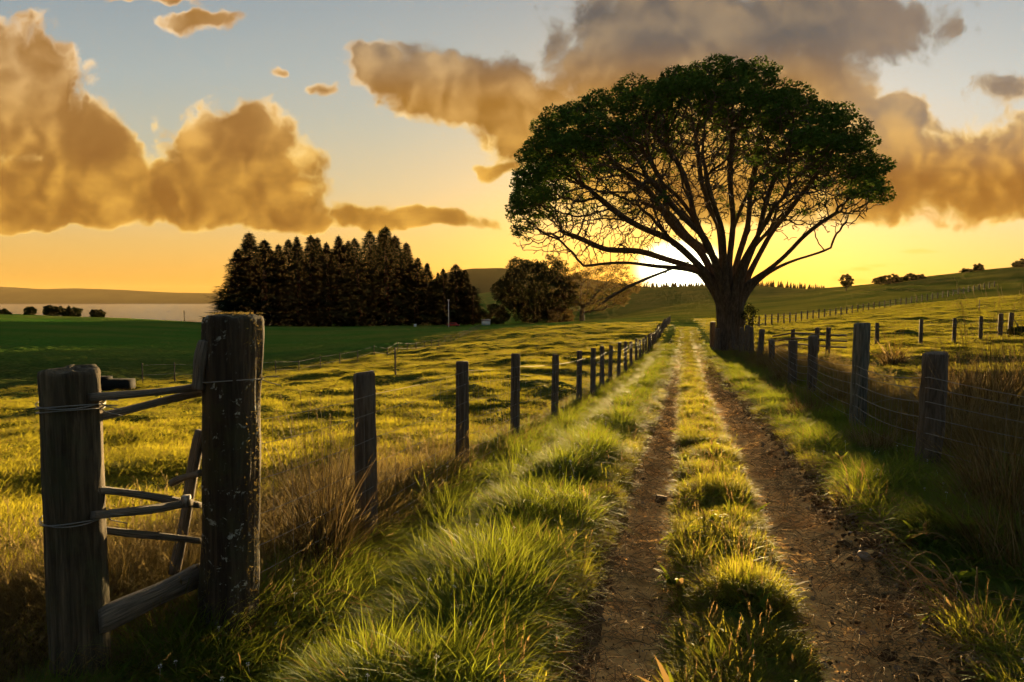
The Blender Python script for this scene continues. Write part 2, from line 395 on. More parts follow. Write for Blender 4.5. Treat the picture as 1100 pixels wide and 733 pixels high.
def box(mb, c, s, R=None, bev=0.0):
    """box with slightly chamfered vertical edges"""
    hx, hy, hz = s[0]/2, s[1]/2, s[2]/2; b = min(bev, hx*.9, hy*.9)
    if b > 0: ring = [(-hx+b, -hy), (hx-b, -hy), (hx, -hy+b), (hx, hy-b), (hx-b, hy), (-hx+b, hy), (-hx, hy-b), (-hx, -hy+b)]
    else: ring = [(-hx, -hy), (hx, -hy), (hx, hy), (-hx, hy)]
    n = len(ring); v = [(x, y, z) for z in (-hz, hz) for x, y in ring]
    v = np.array(v)
    q = [(i, (i+1) % n, n+(i+1) % n, n+i) for i in range(n)]; t = []
    v = np.vstack([v, (0, 0, -hz), (0, 0, hz)])
    for i in range(n): t += [(2*n, (i+1) % n, i), (2*n+1, n+i, n+(i+1) % n)]
    if R is not None: v = v@np.array(R.to_3x3()).T
    mb.add(v+np.array(c), q, t)

# ------------------------------------------------------------------ noise
def _h(ix, iy, seed):
    n = (ix.astype(np.int64)*374761393+iy.astype(np.int64)*668265263+seed*1442695041) & 0xffffffff
    n = ((n ^ (n >> 13))*1274126177) & 0xffffffff
    return ((n ^ (n >> 16)) & 0xffff)/65535.0
def vn(x, y, seed=0):
    x = np.asarray(x, float); y = np.asarray(y, float)
    ix = np.floor(x); iy = np.floor(y); fx = x-ix; fy = y-iy
    fx = fx*fx*fx*(fx*(fx*6-15)+10); fy = fy*fy*fy*(fy*(fy*6-15)+10)
    a = _h(ix, iy, seed); b = _h(ix+1, iy, seed); c = _h(ix, iy+1, seed); d = _h(ix+1, iy+1, seed)
    return (a*(1-fx)+b*fx)*(1-fy)+(c*(1-fx)+d*fx)*fy-.5
def fbm(x, y, seed=0, o=4):
    s = 0; a = 1.0; x = np.asarray(x, float); y = np.asarray(y, float)
    for k in range(o):
        s = s+a*vn(x, y, seed+k); x, y = x*1.7+y*1.05+3.1, y*1.7-x*1.05+7.7; a *= .5
    return s
def sst(x, a, b):
    t = np.clip((x-a)/(b-a), 0, 1); return t*t*(3-2*t)

# ------------------------------------------------------------------ terrain table (distance, photo row or depth below the eye)
def zy(Y, y): return Y*ray(550, y)[1]
NEAR = [(0.3, -1.9), (3.0, -1.9), (5.3, -1.9), (7.7, -2.02)]
COLS = {
 -300: NEAR+[(12, -2.5), (20, zy(20, 440)), (40, zy(40, 413)), (80, zy(80, 390)), (150, zy(150, 360)), (250, zy(250, 342)), (380, zy(380, 334)), (450, -11), (560, -60), (3000, -90)],
 0: NEAR+[(12, -2.5), (20, zy(20, 436)), (40, zy(40, 411)), (80, zy(80, 390)), (150, zy(150, 362)), (250, zy(250, 344)), (380, zy(380, 335.5)), (450, -11), (560, -60), (3000, -90)],
 130: NEAR+[(12, -2.5), (20, zy(20, 434)), (40, zy(40, 411)), (80, zy(80, 392)), (150, zy(150, 368)), (250, zy(250, 350)), (380, zy(380, 339)), (450, -15), (560, -60), (3000, -90)],
 240: NEAR+[(12, -2.5), (20, zy(20, 430)), (40, zy(40, 408)), (80, zy(80, 392)), (150, zy(150, 372)), (250, zy(250, 356)), (380, zy(380, 346)), (450, -18), (560, -60), (3000, -90)],
 380: NEAR+[(12, -2.45), (20, -2.9), (40, zy(40, 398)), (60, zy(60, 388)), (100, zy(100, 378)), (200, zy(200, 360)), (380, zy(380, 349)), (700, -19), (900, -30), (1400, -60), (3000, -90)],
 520: NEAR+[(12, -2.35), (20, -2.8), (40, -3.75), (70, zy(70, 370)), (110, zy(110, 358)), (150, zy(150, 353)), (240, zy(240, 352)), (380, zy(380, 349)), (700, zy(700, 335)), (1200, zy(1200, 309)), (1500, 5), (3000, -60)],
 640: NEAR+[(12, -2.3), (20, -2.75), (40, -3.65), (60, -4.0), (100, zy(100, 350)), (150, zy(150, 346.5)), (220, -6.3), (380, zy(380, 347.5)), (600, zy(600, 330)), (900, zy(900, 306)), (1300, 10), (3000, -60)],
 735: NEAR+[(10, -2.12), (13, -2.38), (16, -2.6), (26, -3.02), (32, -3.35), (40, -3.6), (49, -3.9), (70, -3.95), (96, -4.0), (125, zy(125, 347)), (200, zy(200, 342)), (300, zy(300, 336)), (500, zy(500, 322)), (850, zy(850, 305)), (1300, 10), (3000, -60)],
 800: NEAR+[(10, -2.1), (16, -2.5), (26, -2.95), (39, -3.45), (49, -3.85), (90, zy(90, 352)), (150, zy(150, 344)), (300, zy(300, 333)), (500, zy(500, 319)), (850, zy(850, 304.5)), (1300, 8), (3000, -60)],
 860: NEAR+[(10, -2.1), (16, -2.45), (26, -2.8), (39, -3.2), (49, -3.4), (90, zy(90, 350)), (150, zy(150, 342)), (300, zy(300, 328)), (500, zy(500, 314)), (850, zy(850, 310)), (1300, 8), (3000, -60)],
 950: NEAR+[(10, -2.1), (20, -2.5), (39, -2.75), (60, -3.0), (90, zy(90, 346)), (150, zy(150, 334)), (250, zy(250, 322)), (400, zy(400, 303)), (520, zy(520, 305)), (900, 0), (3000, -60)],
 1100: NEAR+[(10, -2.1), (20, -2.4), (39, -2.45), (80, zy(80, 344)), (130, zy(130, 328)), (200, zy(200, 312)), (300, zy(300, 297)), (400, zy(400, 286.5)), (560, zy(560, 290)), (900, 0), (3000, -60)],
 1400: NEAR+[(10, -2.1), (20, -2.3), (39, -2.3), (80, zy(80, 342)), (130, zy(130, 325)), (200, zy(200, 308)), (300, zy(300, 290)), (400, zy(400, 276)), (560, zy(560, 283)), (900, 0), (3000, -60)],
}
LD = np.linspace(math.log(.3), math.log(3000), 420); PXA = np.linspace(-300, 1400, 341)
rows = []
ck = sorted(COLS)
def gsm(a, sig, axis):
    r = int(sig*3)+1; k = np.exp(-.5*(np.arange(-r, r+1)/sig)**2); k /= k.sum()
    pad = [(0, 0)]*a.ndim; pad[axis] = (r, r); b = np.pad(a, pad, 'edge')
    return np.apply_along_axis(lambda m: np.convolve(m, k, 'valid'), axis, b)
T0 = np.array([np.interp(LD, [math.log(d) for d, z in COLS[k]], [z for d, z in COLS[k]]) for k in ck])
T0 = gsm(T0, 5.0, 1)
TAB = np.array([np.interp(PXA, ck, T0[:, i]) for i in range(len(LD))])   # [dist, px]
TAB = gsm(TAB, 5.0, 1)
def Hbase(X, Y):
    X = np.asarray(X, float); Y = np.asarray(Y, float)
    D = np.maximum(np.maximum(Y, .62*np.hypot(X, Y)), .31)
    px = np.clip(550+F*X/D, -299, 1399)
    i = (np.log(np.clip(D, .31, 2990))-LD[0])/(LD[1]-LD[0]); j = (px-PXA[0])/(PXA[1]-PXA[0])
    i0 = np.clip(i.astype(int), 0, len(LD)-2); j0 = np.clip(j.astype(int), 0, len(PXA)-2); a = i-i0; b = j-j0
    z = (TAB[i0, j0]*(1-a)+TAB[i0+1, j0]*a)*(1-b)+(TAB[i0, j0+1]*(1-a)+TAB[i0+1, j0+1]*a)*b
    return z+EYE
SL = .252
def S(X, Y): return X-SL*Y
RL, RR = -.27, .95
LF, RF = -2.48, 2.83
def rut_profile(s, Y):
    w = fbm(Y*.5, Y*0+2, 5, 2)*.12
    a = np.exp(-(np.abs(s-RL-w)/.25)**3); b = np.exp(-(np.abs(s-RR-w-.05)/.34)**3)
    return a, b
def H(X, Y):
    X = np.asarray(X, float); Y = np.asarray(Y, float)
    z = Hbase(X, Y); s = S(X, Y); D = np.hypot(X, Y)
    corr = sst(s, LF-.3, LF+.4)*(1-sst(s, RF+.2, RF+1.0))*(1-sst(Y, 90, 130))
    n1 = fbm(X*.75, Y*.75, 1, 4); n2 = fbm(X*.22, Y*.28, 9, 3)
    hum = (np.clip(n1, -.3, 1)*.26+n2*.42)*(1-sst(D, 120, 260))
    amp = .55+.45*sst(D, 6, 20)
    z = z+hum*amp*(1-corr)
    f = fbm(X*2.2, Y*2.2, 21, 4)
    nearf = 1-sst(Y, 70, 110)
    ra, rb = rut_profile(s, Y)
    z = z+corr*f*.10*nearf*(1-.85*np.clip(ra+rb, 0, 1))
    bank = np.exp(-((s+1.15)/.42)**2)*.13*(1+1.2*fbm(X*1.1, Y*.8, 31, 2))+np.exp(-((s-1.95)/.45)**2)*.10*(1+fbm(X*1.1, Y*.8, 33, 2))
    z = z+bank*nearf
    z = z-np.exp(-((s+1.95)/.33)**2)*.14*nearf*sst(D, 1, 3)+np.exp(-((s+2.5)/.3)**2)*.05*nearf
    a, b = rut_profile(s, Y)
    z = z-(a*.09+b*.08)*nearf*sst(D, .2, 1.2)
    z = z+np.exp(-((s-1.36)/.2)**2)*nearf*.05*(1+2*fbm(X*5, Y*5, 41, 3))
    z = z+np.exp(-((s-.3)/.25)**2)*.03*nearf
    # far swells
    z = z+fbm(X*.011, Y*.011, 61, 3)*2.2*sst(D, 180, 420)
    return z
def h1(x, y): return float(H(np.array([x]), np.array([y]))[0])
def at(px, Y, py=366):
    x = ray(px, py)[0]*Y; return Vector((x, Y, h1(x, Y)))
def ground_px(px, py, y0=2.0, y1=900):
    u, w = ray(px, py); Ys = np.geomspace(y0, y1, 4000)
    hit = np.nonzero(H(u*Ys, Ys) >= EYE+w*Ys)[0]
    Yh = Ys[hit[0]] if len(hit) else y1
    return Vector((u*Yh, Yh, h1(u*Yh, Yh)))

# ------------------------------------------------------------------ ground
az_f = np.radians(np.linspace(-46, 46, 860)); az_b = np.radians(np.linspace(46, 314, 70))[1:-1]
AZ = np.concatenate([az_f, az_b]); NA = len(AZ)
R_ = np.concatenate([np.linspace(.02, 1.5, 14)[:-1], np.geomspace(1.5, 30, 430)[:-1], np.geomspace(30, 2600, 480)])
A2, R2 = np.meshgrid(AZ, R_)
GX = R2*np.sin(A2); GY = R2*np.cos(A2); GZ = H(GX, GY)
i = np.arange(len(R_)-1)[:, None]*NA; j = np.arange(NA)[None, :]; k = (j+1) % NA
q = np.stack([i+k, i+j, i+NA+j, i+NA+k], -1).reshape(-1, 4)
g = MB(); g.add(np.stack([GX, GY, GZ], -1).reshape(-1, 3), q)
def ground_mat():
    m, nt = mat('pasture_ground')
    geo = new(nt, 'ShaderNodeNewGeometry'); P = geo.outputs['Position']
    n1 = noise(nt, P, .35, 5.0); n2 = noise(nt, P, 3.0, 6.0, .65); n3 = noise(nt, P, .03, 4.0)
    c = mixc(nt, smooth(nt, n2, .35, .65), (0.028, 0.040, 0.009), (0.060, 0.080, 0.016))
    c = mixc(nt, smooth(nt, n1, .45, .68)*.5, c, (0.10, 0.095, 0.028))
    sx = new(nt, 'ShaderNodeSeparateXYZ'); nt.links.new(P, sx.inputs[0]); x = V(nt, sx.outputs[0]); y = V(nt, sx.outputs[1])
    s = x-y*SL
    # bare earth along the wheel tracks
    sn = s+(noise(nt, P, 2.5, 4.0)-.5)*.35
    earth = smooth(nt, (sn-RL).abs(), .28, .44, 1, 0).max(smooth(nt, (sn-(RR+.16)).abs(), .42, .62, 1, 0))
    fade = smooth(nt, y, 60, 95, 1, 0)
    ec = mixc(nt, smooth(nt, n2, .35, .65), (0.060, 0.036, 0.018), (0.15, 0.092, 0.045))
    c = mixc(nt, earth*fade, c, ec)
    # paddock beyond: rich even green, mown stripes
    far = smooth(nt, y, 50, 140)
    farc = mixc(nt, smooth(nt, x, -10, 60), mixc(nt, smooth(nt, n3, .35, .65), (0.045, 0.125, 0.014), (0.105, 0.140, 0.020)), mixc(nt, smooth(nt, n3, .35, .65), (0.075, 0.090, 0.012), (0.150, 0.130, 0.018)))
    c = mixc(nt, far*.8, c, farc)
    p = new(nt, 'ShaderNodeBsdfPrincipled'); nt.links.new(c, p.inputs['Base Color']); p.inputs['Roughness'].default_value = .95
    p.inputs['Specular IOR Level'].default_value = 0.0
    b = new(nt, 'ShaderNodeBump'); b.inputs['Strength'].default_value = 1.0; b.inputs['Distance'].default_value = .05
    nt.links.new(noise(nt, P, 9.0, 8.0, .7).s, b.inputs['Height'])
    b2 = new(nt, 'ShaderNodeBump'); b2.inputs['Strength'].default_value = .9; b2.inputs['Distance'].default_value = .9
    nt.links.new(noise(nt, P, .55, 4.0, .6).s, b2.inputs['Height']); nt.links.new(b.outputs[0], b2.inputs['Normal'])
    nt.links.new(b2.outputs[0], p.inputs['Normal'])
    out(nt, p.outputs[0]); return m
ground = g.build('ground', ground_mat(), smooth=True)
tag(ground, 'rolling green pasture with hummocks and low hills', kind='structure')

# bare wheel tracks laid into the ruts
def track_mesh(name, centre, half, seed):
    Ys = np.concatenate([np.linspace(1.2, 12, 900), np.geomspace(12, 92, 700)[1:]]); n = 34
    v = np.linspace(-1, 1, n)
    YY, VV = np.meshgrid(Ys, v, indexing='ij')
    wv = half*(1+.35*fbm(YY*1.3, VV*0+seed, seed, 3))*(1-.45*sst(YY, 14, 50))
    s = centre+VV*wv+fbm(YY*.5, YY*0+2, 5, 2)*.12
    X = s+SL*YY
    edge = np.abs(VV)
    tread = np.sin(YY*2*math.pi/.11+np.sin(VV*4)*1.2)*.009*np.exp(-(VV/.6)**2)*(fbm(X*2, YY*2, seed+5, 2) > -.1)
    lump = fbm(X*9, YY*9, seed+1, 3)*.020+fbm(X*30, YY*30, seed+2, 2)*.008
    z = H(X, YY)+.022*(1-edge**3)-.03*sst(edge, .8, 1.0)+lump*(.5+.9*edge)+tread
    N = len(Ys); i = np.arange(N-1)[:, None]*n; j = np.arange(n-1)[None, :]
    q = np.stack([i+j, i+j+1, i+n+j+1, i+n+j], -1).reshape(-1, 4)
    mb = MB(); mb.add(np.stack([X, YY, z], -1).reshape(-1, 3), q)
    return mb.build(name, M['track'], smooth=True)
def track_mat():
    m, nt = mat('bare_track_earth')
    geo = new(nt, 'ShaderNodeNewGeometry'); P = geo.outputs['Position']
    n = noise(nt, P, 6.0, 8.0, .65); n2 = noise(nt, P, 45.0, 6.0, .6); n3 = noise(nt, P, 1.2, 3.0)
    c = mixc(nt, smooth(nt, n, .3, .7), (0.38, 0.205, 0.072), (0.64, 0.375, 0.130))
    c = mixc(nt, smooth(nt, n2, .55, .70), c, (0.15, 0.085, 0.04))
    c = mixc(nt, smooth(nt, n3, .5, .7)*.4, c, (0.10, 0.10, 0.035))
    p = new(nt, 'ShaderNodeBsdfPrincipled'); nt.links.new(c, p.inputs['Base Color']); p.inputs['Roughness'].default_value = 1.0
    p.inputs['Specular IOR Level'].default_value = .0; p.inputs['Specular Tint'].default_value = (1, .62, .25, 1)
    b = new(nt, 'ShaderNodeBump'); b.inputs['Strength'].default_value = 1.0; b.inputs['Distance'].default_value = .02
    nt.links.new((n+n2*.6).s, b.inputs['Height']); nt.links.new(b.outputs[0], p.inputs['Normal'])
    out(nt, p.outputs[0]); return m
M['track'] = track_mat()
tag(track_mesh('dirt_track', RL, .28, 3), 'bare earth wheel track nearest the long post fence', kind='structure')
tag(track_mesh('dirt_track', RR+.07, .37, 8), 'wider bare earth wheel track with clods along its edge', kind='structure')

# sea and far shore
def sea_mat():
    m, nt = mat('sea'); geo = new(nt, 'ShaderNodeNewGeometry')
    p = new(nt, 'ShaderNodeBsdfPrincipled'); p.inputs['Base Color'].default_value = (.05, .07, .08, 1); p.inputs['Roughness'].default_value = .25
    b = new(nt, 'ShaderNodeBump'); b.inputs['Strength'].default_value = .6; b.inputs['Distance'].default_value = 1.0
    nt.links.new(noise(nt, geo.outputs['Position'], .08, 4.0).s, b.inputs['Height']); nt.links.new(b.outputs[0], p.inputs['Normal'])
    out(nt, p.outputs[0]); return m
SEA = EYE-28
mb = MB(); th = np.linspace(0, 2*math.pi, 97)[:-1]
ring = np.stack([7500*np.cos(th), 7500*np.sin(th), np.full(96, SEA)], 1)
mb.add(np.vstack([ring, (0, 0, SEA)]), None, [(96, i, (i+1) % 96) for i in range(96)])
tag(mb.build('sea', sea_mat()), 'calm hazy sea beyond the cliffs', kind='structure')
M['farhill'] = plain('far_hill_grass', (0.05, 0.05, 0.015), (0.09, 0.08, 0.02), .004, 1.0, spec=0.0)
def ridge(name, label, pts, Y, depth, seed, foot=SEA-5, rough=6):
    px = np.linspace(pts[0][0], pts[-1][0], 420); py = np.interp(px, [p[0] for p in pts], [p[1] for p in pts])
    py = gsm(py, 4.0, 0)
    v = np.linspace(-1, 1, 40); PXg, VV = np.meshgrid(px, v, indexing='ij')
    u = (PXg-550)/F; YY = Y+VV*depth; top = Y*(HZ-py)[:, None]/F+EYE
    X = u*Y; prof = (1-VV**2)**.8
    z = foot+(top-foot)*prof+fbm(X*.004, YY*.004, seed, 4)*rough*prof*(np.abs(VV) > .02)*1.0-rough*.5*(1-prof)
    n = 40; N = len(px); i = np.arange(N-1)[:, None]*n; j = np.arange(n-1)[None, :]
    q = np.stack([i+j+1, i+j, i+n+j, i+n+j+1], -1).reshape(-1, 4)
    mb = MB(); mb.add(np.stack([X, YY, z], -1).reshape(-1, 3), q)
    return tag(mb.build(name, M['farhill'], smooth=True), label, kind='structure')
ridge('hills', 'low hazy hills on the far shore across the sea', [(-700, 312), (-300, 300), (-60, 305), (0, 308), (60, 311), (85, 310), (130, 311.5), (180, 314), (240, 315), (330, 318), (450, 319), (560, 321)], 4300, 500, 3)
ridge('hills', 'hazy golden hill far behind the grove', [(440, 322), (462, 305), (480, 294), (510, 289), (540, 288), (580, 292), (630, 301), (690, 309), (800, 322)], 1650, 300, 5)

# ------------------------------------------------------------------ haze
hz = MB(); x0, x1, y0, y1, z0, z1 = -7000, 7000, -1200, 5600, -96, 100
hz.add([(x0, y0, z0), (x1, y0, z0), (x1, y1, z0), (x0, y1, z0), (x0, y0, z1), (x1, y0, z1), (x1, y1, z1), (x0, y1, z1)],
       [(3, 2, 1, 0), (4, 5, 6, 7), (0, 1, 5, 4), (1, 2, 6, 5), (2, 3, 7, 6), (3, 0, 4, 7)])
m, nt = mat('haze_air')
pv = new(nt, 'ShaderNodeVolumePrincipled'); pv.inputs['Color'].default_value = (1, .72, .34, 1); pv.inputs['Density'].default_value = 0.28e-4
pv.inputs['Anisotropy'].default_value = 0.12
o = new(nt, 'ShaderNodeOutputMaterial'); nt.links.new(pv.outputs[0], o.inputs['Volume'])
try: m.cycles.homogeneous_volume = True
except Exception: pass
HAZE = hz.build('haze', m); tag(HAZE, 'golden evening haze', kind='stuff')

# ------------------------------------------------------------------ grass tufts
def tuft(name, m, n, rad, h, w, lean=.5, droop=.5, seed=0, seg=3, up=0.0, heads=0):
    r = np.random.default_rng(seed); mb = MB()
    a = r.uniform(0, 2*math.pi, n); rr = rad*np.sqrt(r.uniform(0, 1, n))
    bx = np.cos(a)*rr; by = np.sin(a)*rr
    la = a+r.normal(0, .9, n); L = h*r.uniform(.45, 1.1, n)*(1-.3*(rr/rad)**2)
    ln = lean*(.25+rr/rad)*r.uniform(.3, 1.2, n)
    dr = droop*r.uniform(.2, 1.3, n)
    face = la+math.pi/2+r.normal(0, .5, n)
    ts = np.linspace(0, 1, seg+1)
    rv = r.uniform(0, 1, n)
    vs = []; at_ = []
    for t_ in ts:
        ang = ln+dr*t_          # bend away from vertical
        d = L*t_
        x = bx+np.cos(la)*np.sin(ang)*d; y = by+np.sin(la)*np.sin(ang)*d; z = np.cos(ang)*d
        ww = w*(1-t_)**.7*.5*(0.7+.6*rv)
        wx = np.cos(face)*ww; wy = np.sin(face)*ww
        vs.append(np.stack([x-wx, y-wy, z], 1)); at_.append(np.full(n, t_))
        if t_ < 1: vs.append(np.stack([x+wx, y+wy, z], 1)); at_.append(np.full(n, t_))
    k = len(vs); Vv = np.stack(vs, 1).reshape(-1, 3); b = np.arange(n)[:, None]*k
    q = []; 
    for s_ in range(seg-1): q.append(b+np.array([[2*s_, 2*s_+1, 2*s_+3, 2*s_+2]]))
    t3 = b+np.array([[2*(seg-1), 2*(seg-1)+1, 2*seg]])
    mb.add(Vv, np.concatenate(q) if q else None, t3, np.stack(at_, 1).reshape(-1), np.repeat(rv, k))
    for i in range(heads):      # seed heads
        aa = r.uniform(0, 6.28); hh = h*r.uniform(.85, 1.25); x0, y0 = rad*.6*math.cos(aa), rad*.6*math.sin(aa)
        le = r.uniform(.05, .35); P = [(x0+math.cos(aa)*le*hh*t_**1.6, y0+math.sin(aa)*le*hh*t_**1.6, hh*t_) for t_ in (0, .4, .75, 1)]
        tube(mb, P, [w*.25, w*.22, w*.2, w*.15], 3, False, .8, .95)
        p = np.array(P[-1]); dd = p-np.array(P[-2]); dd /= np.linalg.norm(dd)
        for s_ in range(10):
            c = p-dd*s_*.012; e = r.normal(0, 1, 3); e /= np.linalg.norm(e); e = e*.012+dd*.016
            sd = np.cross(e, dd); sd = sd/(np.linalg.norm(sd)+1e-9)*.003
            mb.add([c-sd, c+sd, c+e], None, [(0, 1, 2)], 1.0, .98)
    return bpy.data.objects.new(name, mb.mesh(name, m))
def scatter(name, label, variants, pts, scl, rot, idx):
    """one stuff object: points carrying a tuft each"""
    coll = bpy.data.collections.new(name+'_tufts')
    for i, v in enumerate(variants): v.name = 'tuft_%02d_%s' % (i, name); coll.objects.link(v)
    n = len(pts); me = bpy.data.meshes.new(name); me.vertices.add(n); me.vertices.foreach_set('co', np.asarray(pts, np.float32).ravel())
    a = me.attributes.new('scl', 'FLOAT_VECTOR', 'POINT'); a.data.foreach_set('vector', np.asarray(scl, np.float32).ravel())
    a = me.attributes.new('rot', 'FLOAT_VECTOR', 'POINT'); a.data.foreach_set('vector', np.asarray(rot, np.float32).ravel())
    a = me.attributes.new('idx', 'INT', 'POINT'); a.data.foreach_set('value', np.asarray(idx, np.int32))
    me.update(); o = bpy.data.objects.new(name, me); C.objects.link(o)
    gt = bpy.data.node_groups.new(name+'_scatter', 'GeometryNodeTree')
    gt.interface.new_socket('Geometry', in_out='INPUT', socket_type='NodeSocketGeometry'); gt.interface.new_socket('Geometry', in_out='OUTPUT', socket_type='NodeSocketGeometry')
    gi = gt.nodes.new('NodeGroupInput'); go = gt.nodes.new('NodeGroupOutput')
    ci = gt.nodes.new('GeometryNodeCollectionInfo'); ci.inputs['Collection'].default_value = coll; ci.inputs['Separate Children'].default_value = True; ci.inputs['Reset Children'].default_value = True
    ip = gt.nodes.new('GeometryNodeInstanceOnPoints'); ip.inputs['Pick Instance'].default_value = True
    def na(nm, ty):
        x = gt.nodes.new('GeometryNodeInputNamedAttribute'); x.data_type = ty; x.inputs['Name'].default_value = nm; return x.outputs['Attribute']
    mp = gt.nodes.new('GeometryNodeMeshToPoints')
    gt.links.new(gi.outputs[0], mp.inputs[0]); gt.links.new(mp.outputs[0], ip.inputs['Points'])
    gt.links.new(ci.outputs[0], ip.inputs['Instance']); gt.links.new(na('idx', 'INT'), ip.inputs['Instance Index'])
    gt.links.new(na('scl', 'FLOAT_VECTOR'), ip.inputs['Scale'])
    er = gt.nodes.new('FunctionNodeEulerToRotation'); gt.links.new(na('rot', 'FLOAT_VECTOR'), er.inputs[0]); gt.links.new(er.outputs[0], ip.inputs['Rotation'])
    gt.links.new(ip.outputs[0], go.inputs[0])
    md = o.modifiers.new('scatter', 'NODES'); md.node_group = gt
    tag(o, label, kind='stuff'); return o
def rand_pts(n, y0, y1, s0, s1, power=1.0, wide=0.0):
    """points in track coordinates, denser close to the camera"""
    u = RNG.uniform(0, 1, n); Yp = (y0**(1-power)+u*(y1**(1-power)-y0**(1-power)))**(1/(1-power)) if power != 1 else y0*(y1/y0)**u
    s = RNG.uniform(0, 1, n)*(s1-s0)+s0
    return s+SL*Yp, Yp, s
def visible(X, Y, m=.82): return (np.abs(X) < Y*m+.6) & (Y > .8)
def lay(X, Y, hs, ws, tilt=.12, nv=4, sink=.01):
    n = len(X); z = H(X, Y)-sink
    scl = np.stack([ws, ws, hs], 1); rot = np.stack([RNG.normal(0, tilt, n), RNG.normal(0, tilt, n), RNG.uniform(0, 6.28, n)], 1)
    return np.stack([X, Y, z], 1), scl, rot, RNG.integers(0, nv, n)
def cat_(parts): return [np.concatenate([p[i] for p in parts]) for i in range(4)]
def lum(X, Y, f, seed, o=3): return np.clip(fbm(X*f, Y*f, seed, o)+.5, 0, 1)

# lush verge grass on both sides
vv = [tuft('v', M['verge'], 90, .11, .30, .0055, .55, .9, s) for s in range(3)]+[tuft('v', M['verge'], 70, .09, .42, .006, .45, 1.0, 13, 4)]
parts = []
for (s0, s1, n) in ((LF-.25, -.80, 15000), (1.62, RF+1.6, 18000)):
    X, Y, s = rand_pts(n, 1.6, 55, s0, s1, 1.35)
    den = lum(X, Y, 2.0, 71); e = np.minimum(s-s0, s1-s)
    keep = (RNG.uniform(0, 1, n) < (.25+1.1*den)) & (RNG.uniform(0, 1, n) < sst(e, -.05, .25)) & visible(X, Y)
    X, Y, s, den = X[keep], Y[keep], s[keep], den[keep]
    hs = (.30+1.15*den**1.5)*RNG.uniform(.7, 1.15, len(X)); 
    hs *= np.where(s > 1, .95, 1.0)*np.where(s < 0, .65+.45*np.exp(-((s+1.15)/.45)**2), 1)
    ws = RNG.uniform(.8, 1.3, len(X))*(1+Y*.03)
    parts.append(lay(X, Y, hs, ws, .16, 4))
for (s0, s1, n, hh) in ((LF-.1, LF+.45, 900, 1.25), (RF-.5, RF+.3, 700, 1.2)):
    X, Y, s = rand_pts(n, 3.2, 45, s0, s1, 1.3); k = lum(X, Y, .9, 75) > .36; X, Y = X[k], Y[k]
    parts.append(lay(X, Y, hh*RNG.uniform(.7, 1.2, len(X)), RNG.uniform(.9, 1.4, len(X))*(1+Y*.02), .14, 4))
P = cat_(parts); scatter('verge_grass', 'lush green tussock grass along both sides of the track', vv, *P)
# strip between the ruts
sv = [tuft('s', M['strip'], 90, .10, .17, .0045, .5, .8, 20+s) for s in range(3)]+[tuft('s', M['strip'], 40, .07, .30, .004, .4, .9, 29, 3, heads=2)]
parts = []
for (s0, s1, n) in ((RL+.28, RR-.34, 9000), (-.84, RL-.36, 2600), (RR+.52, RR+.74, 1000)):
    X, Y, s = rand_pts(n, 1.4, 95, s0, s1, 1.25)
    den = lum(X, Y, 2.6, 77); e = np.minimum(s-s0, s1-s)
    keep = (RNG.uniform(0, 1, n) < (.15+1.2*den)) & (RNG.uniform(0, 1, n) < sst(e, -.08, .12)) & visible(X, Y)
    X, Y, s, den = X[keep], Y[keep], s[keep], den[keep]
    hs = (.35+.95*den**1.3)*RNG.uniform(.7, 1.2, len(X))*np.where(Y > 30, .8, 1)
    ws = RNG.uniform(.7, 1.2, len(X))*(1+Y*.035)
    idx_p = lay(X, Y, hs, ws, .14, 4); iv = idx_p[3]; iv[(iv == 3) & (RNG.uniform(0, 1, len(iv)) < .75)] = 0
    parts.append(idx_p)
for (c_, w_, n) in ((RL, .34, 2600), (RR+.06, .42, 3000)):
    X, Y, s = rand_pts(n, 9, 95, c_-w_, c_+w_, 1.0); k = RNG.uniform(0, 1, n) < sst(Y, 12, 60)*(.35+.65*(np.abs(s-c_)/w_)**1.5); X, Y = X[k], Y[k]
    pp = lay(X, Y, RNG.uniform(.25, .6, len(X)), RNG.uniform(.8, 1.2, len(X))*(1+Y*.03), .15, 3); parts.append(pp)
P = cat_(parts); scatter('track_grass', 'short grass growing between the wheel ruts', sv, *P)
# pasture
pv_ = [tuft('p', M['pasture'], 110, .22, .11, .006, .45, .7, 40+s, 2) for s in range(3)]+[tuft('p', M['pasture'], 60, .14, .22, .006, .45, .8, 47, 3)]
parts = []
def field(n, y0, y1, left, power):
    Yp = rand_pts(n, y0, y1, 0, 1, power)[1]
    if left:
        lo = -.84*Yp-1.0; hi = LF-.05+SL*Yp
    else:
        lo = RF+.15+SL*Yp; hi = .84*Yp+1.0
    X = lo+RNG.uniform(0, 1, n)*(hi-lo); k = hi > lo; return X[k], Yp[k]
for (n, y0, y1, left, power) in ((22000, 2.2, 30, True, .9), (30000, 30, 130, True, .8), (12000, 3.0, 30, False, .8), (26000, 30, 170, False, .7)):
    X, Y = field(n, y0, y1, left, power)
    if left: # stop at the paddock fence line
        lim = np.interp(Y, [0, 20, 41, 60, 95, 150, 200], [-40, -25, -15.5, -11.5, -7.5, -8, -8]); k = X > lim-RNG.uniform(0, 8, len(X)); X, Y = X[k], Y[k]
    den = lum(X, Y, .8, 83); k = RNG.uniform(0, 1, len(X)) < .35+.9*den; X, Y, den = X[k], Y[k], den[k]
    hs = (.38+.62*den)*RNG.uniform(.7, 1.2, len(X))*(1+Y*.006); ws = RNG.uniform(.8, 1.3, len(X))*(1+Y*.035)
    pp = lay(X, Y, hs, ws, .1, 4); iv = pp[3]; iv[(iv == 3) & (RNG.uniform(0, 1, len(iv)) < .7)] = 1
    parts.append(pp)
P = cat_(parts); scatter('pasture_grass', 'short grazed pasture grass glowing in the low sun', pv_, *P)
